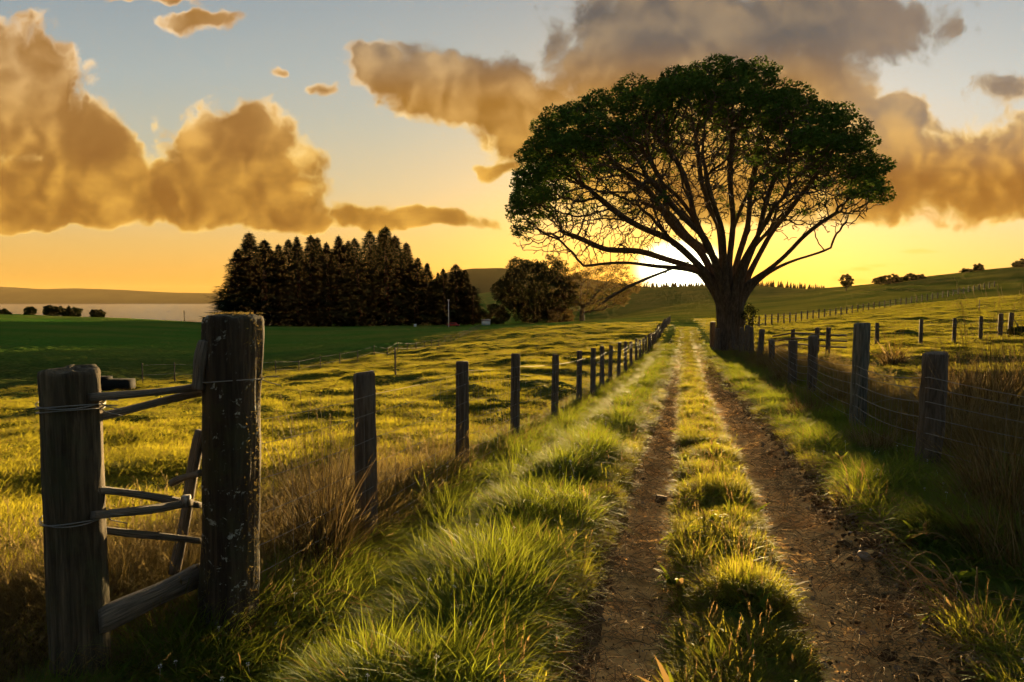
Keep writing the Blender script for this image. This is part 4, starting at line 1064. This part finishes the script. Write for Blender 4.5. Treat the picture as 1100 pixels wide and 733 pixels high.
def branch_mesh(mb, N, Pt, rtip, expo, rmax, fixed=None, minr=.012):
    n = len(N); w = np.zeros(n); kids = [[] for _ in range(n)]
    for i in range(n):
        if Pt[i] >= 0: kids[Pt[i]].append(i)
    order = list(range(n))[::-1]
    for i in order:
        if not kids[i]: w[i] = rtip**expo
        if Pt[i] >= 0: w[Pt[i]] += w[i]
    R = np.minimum(w**(1/expo), rmax)
    if fixed is not None: R = np.maximum(R, fixed)
    starts = [(i, None) for i in range(n) if Pt[i] < 0]; done = 0
    while starts:
        i, p = starts.pop(); ch = [] if p is None else [p]; ch.append(i); cur = i
        while kids[cur]:
            ks = sorted(kids[cur], key=lambda k: -R[k]); 
            for k in ks[1:]: starts.append((k, cur))
            cur = ks[0]; ch.append(cur)
        if len(ch) < 2: continue
        P = N[ch]; r = np.maximum(R[ch].copy(), minr)
        if p is not None: r[0] = min(r[0], r[1]*1.25)
        if len(P) == 2: P = np.vstack([P[0], (P[0]+P[1])/2, P[1]]); r = np.array([r[0], (r[0]+r[1])/2, r[1]])
        sides = 12 if r.max() > .3 else 8 if r.max() > .12 else 5 if r.max() > .04 else 3
        tube(mb, P, r, sides, False)
    return R, kids
def leaves(mb, centers, per, spread, size, seed, flat=.6, trifrac=0):
    rg = np.random.default_rng(seed); c = np.repeat(centers, per, 0); n = len(c)
    d = rg.normal(0, 1, (n, 3)); d /= np.linalg.norm(d, axis=1, keepdims=True); d *= rg.uniform(.2, 1, (n, 1))**.6*spread; d[:, 2] *= flat
    c = c+d; a = rg.normal(0, 1, (n, 3)); a[:, 2] *= .6; a /= np.linalg.norm(a, axis=1, keepdims=True)
    b = np.cross(a, rg.normal(0, 1, (n, 3))); b /= np.linalg.norm(b, axis=1, keepdims=True)+1e-9
    s = size*rg.uniform(.5, 1.3, (n, 1)); v = np.stack([c-a*s, c+b*s*.45, c+a*s, c-b*s*.45], 1).reshape(-1, 3)
    mb.add(v, np.arange(n*4).reshape(-1, 4), None, np.repeat(rg.uniform(0, 1, n), 4), np.repeat(rg.uniform(0, 1, n), 4))

# the great cypress
TY = 47.0; TB = at(783, TY, 378)
TAZ = math.atan2(TB.x, TB.y); TD = math.hypot(TB.x, TB.y)
def tx(px, py, dep=0.0): # metres from the trunk foot: x across the line of sight, y away from it
    u, w = ray(px, py); c, s_ = math.cos(TAZ), math.sin(TAZ)
    k = (TD+dep)/(u*s_+c); X, Y = u*k, k
    return np.array([(X-TB.x)*c-(Y-TB.y)*s_, dep, EYE+w*k-TB.z])
tree = empty('big_tree', TB, -TAZ); tag(tree, 'huge spreading tree with dark umbrella crown and bare fanned limbs beside the track', 'tree')
rg = np.random.default_rng(42)
OUT_T = [(552, 232), (556, 205), (565, 178), (573, 150), (592, 130), (625, 116), (660, 104), (690, 90), (740, 74), (770, 71), (820, 78), (860, 99), (897, 122), (926, 146), (943, 176), (950, 215)]
OUT_B = [(552, 240), (562, 268), (600, 287), (660, 289), (720, 280), (770, 255), (830, 258), (880, 255), (930, 243), (950, 220)]
ot = np.array([tx(*p)[[0, 2]] for p in OUT_T]); ob = np.array([tx(*p)[[0, 2]] for p in OUT_B])
LEAFL = np.array([tx(*p)[[0, 2]] for p in [(548, 262), (565, 262), (585, 224), (610, 200), (650, 178), (700, 158), (740, 142), (790, 148), (840, 168), (880, 198), (910, 212), (935, 230), (957, 240)]])
xl, xr = ot[0, 0], ot[-1, 0]; xc = (xl+xr)/2; hx = (xr-xl)/2; hy = 10.0
def persp(y): return (TD+np.asarray(y))/TD     # keeps the outline when a point lies nearer or farther
def crown_top(x, y):
    k = np.clip(np.abs(y)/hy, 0, 1); xs = xc+(x-xc)/np.sqrt(np.maximum(1-k**2, .02)); xs = np.clip(xs, xl, xr)
    zt = np.interp(xs, ot[:, 0], ot[:, 1]); edge = 8.5
    return edge+(zt-edge)*np.sqrt(np.maximum(1-k**2.4, 0))+1.5*fbm(x*.42+3, y*.42, 55, 2)*(1-k)
def crown_bot(x, y):
    return np.interp(x, ob[:, 0], ob[:, 1])+.8*(np.abs(y)/hy)**2
n = 40000; a = rg.uniform(-1, 1, n)*hx*1.0+xc; b = rg.uniform(-1, 1, n)*hy
k = ((a-xc)/hx)**2+(b/hy)**2 < .995; a, b = a[k], b[k]
tt, bb = crown_top(a, b)-.35, crown_bot(a, b); f = rg.uniform(0, 1, len(a))**.7
z = bb+(tt-bb)*f; inner = np.hypot(a, b) < 2.6+(z < 9)*2.2
keep = (tt > bb+.3) & ~(inner & (z < 12.5)) & (rg.uniform(0, 1, len(a)) < .25+.75*np.clip((z-bb)/(tt-bb+.01), 0, 1)**1.3)
ATT = np.stack([a, b, z], 1)[keep][:11000]
nodes = []; par = []; fix = []
def limb(pts, y1, r0=.55, r1=.07, cut=.80):
    pts = [(784+(x-784)*(.50 if y > 317 else .74 if y > 290 else .93 if y > 262 and abs(x-784) < 55 else 1), y) for x, y in pts]; r0 *= .74
    m_ = len(pts); W_ = []
    for i, (px, py) in enumerate(pts):
        t_ = i/(m_-1); d = y1*t_**1.2; q_ = tx(px, py, 0.0); W_.append(np.array([q_[0]*persp(d), d, q_[2]]))
    P = []
    for i in range(m_-1):
        p0, p1, p2, p3 = W_[max(i-1, 0)], W_[i], W_[i+1], W_[min(i+2, m_-1)]
        ns = max(2, int(np.linalg.norm(p2-p1)/.42))
        for k_ in range(ns):
            t_ = k_/ns; P.append(.5*((2*p1)+(-p0+p2)*t_+(2*p0-5*p1+4*p2-p3)*t_**2+(-p0+3*p1-3*p2+p3)*t_**3))
    P.append(W_[-1]); P = np.array(P); P = P[:max(4, int(len(P)*cut))]; N = len(P)
    ph = rg.uniform(0, 6, 4); ss = np.arange(N)*.42
    amp = np.clip(ss-2.5, 0, 5)/5*.30
    P[:, 0] += amp*np.sin(ss*.9+ph[0])*.7; P[:, 1] += amp*np.sin(ss*.8+ph[1]); P[:, 2] += amp*np.sin(ss*1.1+ph[2])*.55
    for i in range(N):
        t_ = i/N; nodes.append(P[i]); par.append(-1 if i == 0 else len(nodes)-2)
        fix.append(max(r1, r0*(1-t_)**1.35*(1-.25*sst(ss[i], 2.5, 5))+.03))
limb([(776, 362), (764, 325), (744, 296), (705, 284), (655, 286), (605, 283), (572, 272)], -1.5, .60)
limb([(776, 362), (762, 322), (742, 288), (702, 274), (652, 264), (602, 248), (562, 232)], 3, .60)
limb([(777, 360), (764, 318), (740, 276), (694, 250), (644, 218), (592, 185)], -3, .60)
limb([(778, 360), (766, 312), (746, 268), (708, 218), (664, 172), (612, 132)], 3, .60)
limb([(780, 360), (771, 305), (757, 258), (730, 195), (695, 140), (666, 108)], -5, .60)
limb([(782, 360), (777, 300), (769, 245), (755, 180), (737, 120), (724, 90)], 4, .58)
limb([(784, 360), (784, 300), (784, 245), (788, 180), (781, 120), (780, 82)], -2, .60)
limb([(786, 360), (791, 300), (799, 245), (812, 180), (816, 130), (822, 92)], 5, .58)
limb([(788, 360), (798, 305), (812, 256), (834, 200), (850, 150), (864, 112)], -4, .58)
limb([(789, 360), (803, 308), (822, 266), (853, 218), (884, 170), (900, 138)], 2, .56)
limb([(791, 362), (806, 318), (829, 288), (864, 260), (904, 226), (938, 190)], -2, .55)
limb([(791, 364), (808, 326), (832, 296), (868, 274), (903, 258), (935, 236)], 2.5, .46)
for sg in (-1, 1):
    limb([(781, 360), (774, 305), (758, 266), (728, 235), (695, 205), (650, 180)], 7.5*sg, .5)
    limb([(783, 360), (780, 300), (772, 250), (762, 205), (750, 160)], 7.5*sg, .5)
    limb([(786, 360), (794, 305), (808, 266), (832, 232), (858, 200)], 7.5*sg, .5)
base_n = len(nodes)
kid = {}
for i_, p_ in enumerate(par): kid.setdefault(p_, []).append(i_)
for st in range(10, base_n, 1):     # secondary limbs forking off the main ones
    if fix[st] > .42 or fix[st] < .13 or nodes[st][2] < 7.2 or rg.uniform() > .34 or par[st] < 0: continue
    d = nodes[st]-nodes[par[st]]; d /= np.linalg.norm(d); o_ = nodes[st]-np.array([0, 0, 4.0]); o_[0] *= 1.0; o_ /= np.linalg.norm(o_)
    sd = np.cross(d, rg.normal(0, 1, 3)); sd /= np.linalg.norm(sd); v_ = d*.75+sd*rg.uniform(.35, .65)+o_*.2+np.array([0, 0, .22]); v_ /= np.linalg.norm(v_)
    L_ = int(rg.uniform(8, 17)); prev = st; r_ = fix[st]*.62; p_ = nodes[st].copy()
    for k_ in range(L_):
        v_ = v_+rg.normal(0, .11, 3)+np.array([0, 0, .03]); v_ /= np.linalg.norm(v_); p_ = p_+v_*.40
        if p_[2] > crown_top(p_[0], p_[1])-.5 or p_[2] < crown_bot(p_[0], p_[1])+.1: break
        nodes.append(p_.copy()); par.append(prev); fix.append(max(.03, r_*(1-k_/L_)**.9)); prev = len(nodes)-1
print('limb nodes', base_n, len(nodes))
N_, Pn = colonize(ATT, nodes, par, .34, .38, 3.6, 110, 4, .16)
fixr = np.zeros(len(N_)); fixr[:len(fix)] = fix
mb = MB()
# fluted trunk; the limbs start inside it and spread from its shoulders
zs = np.concatenate([[-.6], np.linspace(-.1, 4.4, 40)]); th = np.linspace(0, 2*math.pi, 64, endpoint=False); TH, ZZ = np.meshgrid(th, zs)
rx = np.interp(ZZ, [-.6, 0, .5, 1.2, 2.0, 2.8, 3.6, 4.4], [1.6, 1.24, 1.02, .88, .82, .84, .88, .55])
fl_ = 1+.09*np.cos(TH*5+ZZ*.35)*(1+.6*np.exp(-ZZ))+.06*np.cos(TH*9-ZZ*.5+1)+.14*fbm(np.cos(TH)*2+4, np.sin(TH)*2+ZZ*.6, 3, 3)
cxz = np.interp(ZZ, [0, 4.4], [0, tx(784, 310)[0]])
Xx = np.cos(TH)*rx*fl_+cxz; Yy = np.sin(TH)*rx*fl_*.95
i = np.arange(len(zs)-1)[:, None]*64; j = np.arange(64)[None, :]; k = (j+1) % 64
mb.add(np.stack([Xx, Yy, ZZ], -1).reshape(-1, 3), np.stack([i+j, i+k, i+64+k, i+64+j], -1).reshape(-1, 4))
RR_, KIDS = branch_mesh(mb, N_, Pn, .018, 2.3, .40, fixr, .028)
print('tree nodes', len(N_))
mb.build('trunk', M['bark'], tree, smooth=True)
# broken dead branch hanging low on the left
mb = MB(); P = [tx(742, 283), tx(720, 292), tx(700, 300), tx(680, 309), tx(662, 320), tx(652, 327)]; P = [(p[0], -2.0-.2*i, p[2]) for i, p in enumerate(P)]
tube(mb, P, [.05, .085, .10, .11, .09, .03], 7, True)
for q0, dz in ((1, -.6), (3, .5), (4, .4)): tube(mb, [P[q0], (P[q0][0]-.5, P[q0][1], P[q0][2]+dz), (P[q0][0]-1.3, P[q0][1], P[q0][2]+dz*1.7)], [.035, .025, .012], 4)
mb.build('dead_branch', M['bark'], tree)
tips = np.array([i for i in range(len(N_)) if not KIDS[i]]); tp = N_[tips]
line_ = np.interp(tp[:, 0]/persp(tp[:, 1]), LEAFL[:, 0], LEAFL[:, 1])
nz = fbm(tp[:, 0]*.40+9, tp[:, 2]*.5+tp[:, 1]*.35, 17, 3)
pr = sst(tp[:, 2]-line_+nz*5.0, -.6, 1.2)
pr = np.maximum(pr, .9*(nz > .17)*(tp[:, 2] > 9.5))
gap = fbm(tp[:, 0]*.8+2, tp[:, 2]*.9+tp[:, 1]*.8, 29, 2)
sel = rg.uniform(0, 1, len(tp)) < pr*np.where(gap > -.05, .72, .18); cen = tp[sel]
print('tips', len(tp), 'leafed', len(cen))
cl = rg.uniform(.35, .75, len(cen)); cen = cen+np.array([0, 0, .12])
mb = MB(); leaves(mb, cen[cl > .55], 70, .52, .11, 5, .60); leaves(mb, cen[cl <= .55], 44, .42, .10, 6, .65)
ca = rg.uniform(-1, 1, 6000)*hx+xc; cb = rg.uniform(-1, 1, 6000)*hy*.95; kk = ((ca-xc)/hx)**2+(cb/hy)**2 < .97; ca, cb = ca[kk], cb[kk]
cz = crown_top(ca, cb)-.75-rg.uniform(0, 1, len(ca))**2.2*3.2; lz = np.interp(ca/persp(cb), LEAFL[:, 0], LEAFL[:, 1]); kk = cz > lz+.7+fbm(ca*.5, cb*.5, 8, 2)*2
pts_ = np.stack([ca, cb, cz], 1)[kk]; chosen = []
for p_ in pts_:
    if all(np.linalg.norm((p_-c_)*np.array([1, 1, 1.25])) > 1.75 for c_ in chosen): chosen.append(p_)
big = np.array(chosen); print('clumps', len(big))
for c_ in big:
    r_ = rg.uniform(.75, 1.25); nn_ = int(420*r_**2)
    d = rg.normal(0, 1, (nn_, 3)); d /= np.linalg.norm(d, axis=1, keepdims=True); d *= rg.uniform(.55, 1, (nn_, 1))**.5*r_; d[:, 2] = np.where(d[:, 2] < 0, d[:, 2]*.35, d[:, 2]*.72)
    leaves(mb, c_+d, 1, .10, .12, int(rg.integers(1e6)), 1.0)
mb.build('crown', M['leaf'], tree)

def copy_tree(o, parent=None):
    c = o.copy(); C.objects.link(c); c.parent = parent
    for ch in list(o.children): copy_tree(ch, c)
    return c
# conifers
def conifer(seed, broad=1.0):
    rg = np.random.default_rng(seed); mb = MB(); H_ = 10.0
    n = 5200; t_ = rg.uniform(.02, 1, n)**.9; whorl = np.round(t_*26)/26+rg.normal(0, .013, n); zt = whorl*H_
    R = (1-whorl)**.86*2.2*broad*(1+.22*np.sin(whorl*17+seed)); az = rg.uniform(0, 6.28, n)
    lob = 1+.28*np.cos(az*5+whorl*40+seed)+.18*np.cos(az*9-whorl*63)
    rr_ = R*lob*rg.uniform(.25, 1, n)**.5+.05
    drop = -.22*rr_+.10*rr_**2
    c = np.stack([np.cos(az)*rr_, np.sin(az)*rr_, zt+drop+.12*(rr_/(R+.1))], 1)
    d = np.stack([np.cos(az), np.sin(az), np.full(n, -.15)], 1)+rg.normal(0, .35, (n, 3)); d /= np.linalg.norm(d, axis=1, keepdims=True)
    sd = np.stack([-np.sin(az), np.cos(az), rg.normal(0, .5, n)], 1); sd /= np.linalg.norm(sd, axis=1, keepdims=True)
    L = (.22+.30*(1-whorl))[:, None]*rg.uniform(.6, 1.3, (n, 1)); w = L*.42
    v = np.stack([c-d*L*.5-sd*w*.5, c-d*L*.5+sd*w*.5, c+d*L*.8+sd*w*.12, c+d*L*.8-sd*w*.12], 1).reshape(-1, 3)
    mb.add(v, np.arange(n*4).reshape(-1, 4), None, np.repeat(rg.uniform(0, 1, n), 4), np.repeat(rg.uniform(0, 1, n), 4))
    # leader shoot
    tube(mb, [(0, 0, H_*.9), (0.02, 0, H_*1.03)], [.05, .012], 4)
    tr = MB(); tube(tr, [(0, 0, -.5), (0, 0, H_*.5), (0, 0, H_*.97)], [.28, .16, .04], 7)
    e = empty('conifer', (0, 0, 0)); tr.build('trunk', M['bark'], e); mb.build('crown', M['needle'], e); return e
CON = [(257, 262, 1.1), (270, 251, 1.5), (284, 256, 1.3), (301, 262, .9), (311, 251, .9), (322, 255, .9), (333, 251, .9), (345, 247, 1), (354, 258, .9), (364, 246, 1), (377, 252, .9), (388, 250, .9), (399, 245, .95), (408, 246, .9), (416, 242, .95), (427, 248, 1.05), (437, 259, 1.15), (447, 273, 1.1), (458, 282, 1.0), (471, 291, .8), (479, 289, .8), (491, 285, 1.3), (500, 290, 1.2), (508, 305, 1.0)]
CON += [(265, 272, 1.2), (295, 268, 1.3), (340, 262, 1.4), (372, 262, 1.4), (410, 262, 1.4), (440, 285, 1.3), (465, 300, 1.3), (484, 303, 1.2)]
protos = [conifer(s_, b_) for s_, b_ in ((1, 1.0), (2, .8), (3, 1.25), (4, .9), (5, 1.15), (6, .7))]
words = ['ragged', 'slim', 'broad', 'feathery', 'pointed', 'dense', 'shaggy', 'upright']
for i, (px, py, br) in enumerate(CON):
    back = i >= 24; Yp = 352+8*math.sin(i*2.1)+(14 if back else 0)
    o = protos[i] if i < 6 else copy_tree(protos[(i*5+i//3) % 6])
    p = at(px, Yp, 348); h = EYE+ray(550, py)[1]*Yp-p.z; s = h/10.2*rnd.uniform(.93, 1.03)
    o.location = p; sx_ = s*1.38*br; o.scale = (sx_, sx_, s); o.rotation_euler = (rnd.gauss(0, .015), rnd.gauss(0, .025), i*1.7)
    if back: lab = '%s from the left of the conifers behind the front row of the grove' % ['first', 'second', 'third', 'fourth', 'fifth', 'sixth', 'seventh', 'eighth'][i-24]
    else:
        nth = ['leftmost', 'second', 'third', 'fourth', 'fifth', 'sixth', 'seventh', 'eighth', 'ninth', 'tenth', 'eleventh', 'twelfth', 'thirteenth', 'fourteenth', 'fifteenth', 'sixteenth', 'seventeenth', 'eighteenth', 'nineteenth', 'twentieth', 'twenty first', 'twenty second', 'twenty third', 'rightmost'][i]
        lab = '%s dark conifer in the front row of the grove%s' % (nth, '' if i in (0, 23) else ' counting from the left')
    tag(o, lab, 'conifer', 'conifers of the dark grove')

# broad leafed trees
def broad_tree(name, label, cat, px, Y, py_base, x0, x1, ytop, ybot, seed, natt=900, leafm='leaf2', per=60, lsize=.35, spread=1.5, leaf_p=1.0, trunk_r=.9, group=None, dy=1.0, trunkpx=None, name_m='bark', low=.2):
    base = at(trunkpx or px, Y, py_base); k = Y/F; root = empty(name, base); tag(root, label, cat, group)
    zc0 = EYE+ray(550, ybot)[1]*Y-base.z; zc1 = EYE+ray(550, ytop)[1]*Y-base.z; cx = ray((x0+x1)/2, ytop)[0]*Y-base.x; hx_ = (x1-x0)/2*k
    rg = np.random.default_rng(seed); d = rg.normal(0, 1, (natt*2, 3)); d /= np.linalg.norm(d, axis=1, keepdims=True); d *= rg.uniform(.25, 1, (natt*2, 1))**.45
    lump = 1+.18*np.sin(d[:, 0]*5+seed)*np.cos(d[:, 2]*6+seed*2)
    zz = zc0+(zc1-zc0)*(d[:, 2]*.5*lump+.5); zz = np.where(d[:, 2] < 0, zc0+(zc1-zc0)*(.5+d[:, 2]*(.5-low*0)), zz)
    att = np.stack([cx+d[:, 0]*hx_*lump, d[:, 1]*hx_*dy*lump, zz], 1)[:natt]
    att = att[att[:, 2] > .2]
    h0 = max(1.0, zc0+.18*(zc1-zc0)); st = (zc1-zc0)/26
    nodes = [np.array([0, 0, -.3]), np.array([0, 0, h0*.4]), np.array([cx*.05, 0, h0*.8])]; par = [-1, 0, 1]
    N2, P2 = colonize(att, nodes, par, st, st*1.4, hx_*2.5, 60, seed)
    mb = MB(); fx = np.zeros(len(N2)); fx[:3] = (trunk_r, trunk_r*.8, trunk_r*.7); R2, K2 = branch_mesh(mb, N2, P2, .05*k*10/5, 2.2, trunk_r, fx, .025*k*8/5)
    mb.build('trunk', M[name_m], root, smooth=True)
    tips2 = N2[[i for i in range(len(N2)) if not K2[i]]]; tips2 = tips2[rg.uniform(0, 1, len(tips2)) < leaf_p]
    tips2 = np.vstack([tips2, att[rg.uniform(0, 1, len(att)) < .5*leaf_p]])
    mb = MB(); leaves(mb, tips2, per, spread, lsize, seed+1, .7); mb.build('crown', M[leafm], root); return root
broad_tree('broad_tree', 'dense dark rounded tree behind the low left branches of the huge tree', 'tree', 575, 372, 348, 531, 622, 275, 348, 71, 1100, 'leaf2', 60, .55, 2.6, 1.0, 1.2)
broad_tree('broad_tree', 'thin crowned brownish tree with a short trunk, right of the dense dark one', 'tree', 630, 365, 347, 590, 688, 279, 336, 72, 1500, 'gold_leaf', 26, .30, 1.6, .8, 1.5, trunkpx=625)
broad_tree('round_bush', 'round dark bush at the left foot of the dense dark tree', 'bush', 533, 350, 348, 521, 547, 327, 350, 73, 200, 'leaf2', 60, .4, 1.3, 1.0, .4)
broad_tree('round_bush', 'low brown bush between the dense dark tree and the thin crowned one', 'bush', 601, 350, 348, 588, 616, 330, 349, 74, 220, 'gold_leaf', 36, .35, 1.2, 1.0, .4)
# hilltop trees
for (px, Y, pb, x0, x1, yt, yb, sd, per, lab) in [
    (909, 396, 306, 903, 916, 295, 305, 81, 30, 'small round tree standing alone on the skyline, leftmost of the hilltop ones'),
    (954, 396, 303, 940, 969, 296, 303, 82, 60, 'wide domed clump of trees on the hilltop skyline'),
    (979, 396, 302, 971, 984, 294, 301, 83, 22, 'open crowned small tree on the skyline just right of the domed clump'),
    (988, 396, 300, 984, 993, 295, 299, 84, 22, 'flat topped tiny tree on the skyline'),
    (1037, 396, 295, 1032, 1045, 289, 294, 85, 40, 'low sloping shrub on the skyline left of a round tree'),
    (1051, 396, 292, 1046, 1056, 284, 292, 86, 32, 'small round tree high on the skyline near the right edge'),
    (1098, 396, 288, 1090, 1108, 279, 288, 87, 60, 'dark dome of a tree cut by the right edge on the hilltop')]:
    broad_tree('hilltop_tree', lab, 'tree', px, Y, pb, x0, x1, yt, yb+4, sd, 200, 'leaf2', per, .35, .9, .9, .35, group='small trees along the right hilltop')
# shrubs on the left cliff edge
for (px, Y, x0, x1, yt, yb, sd, lab) in [(33, 365, 27, 38, 330, 335, 91, 'small dark shrub on the cliff edge by itself'), (57, 365, 48, 66, 328.5, 335, 92, 'largest dark shrub clump on the cliff edge'), (76, 365, 66, 86, 330, 336, 93, 'long low dark shrub beside the largest clump on the cliff edge'), (106, 365, 98, 112, 333, 337, 94, 'faint low shrub further right along the cliff edge'), (3, 330, -8, 10, 333, 341, 95, 'dark shrub at the left edge of the photo')]:
    broad_tree('cliff_shrub', lab, 'shrub', px, Y, yb, x0, x1, yt, yb+5, sd, 160, 'leaf2', 50, .4, .9, 1.0, .2, group='shrubs along the cliff edge')
# shrub by the tree trunk and at the right edge
broad_tree('leafy_shrub', 'leafy suckers sprouting on the right side of the huge trunk', 'shrub', 806, 46, 372, 798, 813, 326, 352, 96, 150, 'leaf2', 7, .08, .22, .7, .05)
broad_tree('dark_shrub', 'low dark shrub at the right edge beyond the leaning post', 'shrub', 1098, 42, 364, 1086, 1112, 352, 366, 97, 160, 'leaf2', 40, .10, .25, 1.0, .05)

# distant wood along the hill crest
mb = MB(); rg = np.random.default_rng(12)
for i in range(260):
    px = rg.uniform(655, 888); Yp = 850+rg.uniform(-30, 12); p = at(px, Yp, 305); h = rg.uniform(4, 9.5)*(1.0 if px > 780 else .75)
    for l in range(4):
        r0 = h*.26*(1-l*.22); z0_ = p.z-1+h*(.10+.22*l); n5 = 6; a0 = rg.uniform(0, 6)
        v = [(p.x+math.cos(a0+t_*6.283/n5)*r0*rg.uniform(.7, 1.2), p.y+math.sin(a0+t_*6.283/n5)*r0, z0_) for t_ in range(n5)]+[(p.x, p.y, z0_+h*.36)]
        mb.add(v, None, [(t_, (t_+1) % n5, n5) for t_ in range(n5)])
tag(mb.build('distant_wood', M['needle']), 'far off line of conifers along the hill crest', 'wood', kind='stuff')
del mb

# ------------------------------------------------------------------ small far things
M['red'] = plain('red_paint', (0.42, 0.035, 0.02), None, rough=.5); M['white'] = plain('white_paint', (0.75, 0.75, 0.72), None, rough=.5); M['glass'] = plain('dark_glass', (0.02, 0.025, 0.03), None, rough=.1); M['tyre'] = plain('tyre', (0.02, 0.02, 0.02), None, rough=.9)
p = at(487, 325, 350); p.z += .05; car = empty('parked_car', p); tag(car, 'red parked car in front of the dark conifers', 'car'); car.scale = (1.25, 1.25, 1.25)
mb = MB(); prof = [(-2.3, .35), (2.3, .35), (2.35, .8), (1.5, .95), (.95, 1.5), (-1.3, 1.52), (-2.1, 1.0), (-2.35, .9)]
n = len(prof); v = [(x, y, z) for y in (-.85, .85) for x, z in prof]; v += [(0, -.85, .8), (0, .85, .8)]
mb.add(v, [(i, (i+1) % n, n+(i+1) % n, n+i) for i in range(n)], [(2*n, (i+1) % n, i) for i in range(n)]+[(2*n+1, n+i, n+(i+1) % n) for i in range(n)]); mb.build('body', M['red'], car)
mb = MB(); box(mb, (-.2, 0, 1.2), (2.0, 1.73, .32)); mb.build('window', M['glass'], car)
for x in (-1.4, 1.45):
    for y in (-.8, .8): mb = MB(); tube(mb, [(x, y-.12, .34), (x, y+.12, .34)], .34, 14); mb.build('wheel', M['tyre'], car)
for y in (-.6, .6): mb = MB(); box(mb, (2.36, y, .72), (.06, .3, .16)); mb.build('headlight', M['white'], car)
p = at(482, 322, 350); pole = empty('utility_pole', p); tag(pole, 'tall pale pole standing in front of the conifers by the red car', 'pole')
mb = MB(); tube(mb, [(0, 0, -.4), (0, 0, 7), (0, 0, 12.8)], [.20, .17, .13], 10); mb.build('shaft', M['white'], pole)
mb = MB(); box(mb, (0, 0, 12.7), (1.1, .3, .3), None, .05); mb.build('lamp_head', M['white'], pole)
p = at(446, 322, 350); mb = MB(); box(mb, (0, 0, .6), (1.1, 1.0, 1.2), None, .1); single('tank', 'tiny white tank in front of the dark conifers', 'tank', p, mb, M['white'])
p = at(522, 340, 350); shed = empty('farm_shed', p); tag(shed, 'tiny pale shed in the gap between the grove and the dark round tree', 'shed')
mb = MB(); box(mb, (0, 0, 1.0), (4.2, 3, 2.0)); mb.build('wall', M['white'], shed)
mb = MB(); mb.add([(-2.3, -1.7, 1.95), (2.3, -1.7, 1.95), (2.3, 1.7, 1.95), (-2.3, 1.7, 1.95), (-2.3, 0, 2.9), (2.3, 0, 2.9)], [(0, 1, 5, 4), (2, 3, 4, 5), (0, 3, 2, 1)], [(0, 4, 3), (1, 2, 5)]); mb.build('roof', M['steel'], shed)
p = at(198, 340, 338); pl = empty('utility_pole', p); tag(pl, 'tiny pole near the cliff edge against the sea', 'pole')
mb = MB(); tube(mb, [(0, 0, -.3), (0, 0, 5.5)], [.22, .16], 7); mb.build('shaft', M['post'], pl)
mb = MB(); box(mb, (0, 0, 4.7), (1.4, .15, .15)); mb.build('crossarm', M['post'], pl)
# loose stone in the left rut
x, y = ray(710, 523)[0]*6.75, 6.75
mb = MB(); box(mb, (0, 0, .02), (.11, .08, .09), None, .018); o = single('stone', 'dark squarish stone lying in the left wheel track', 'stone', (x, y, h1(x, y)+.02), mb, M['clod'], .15)
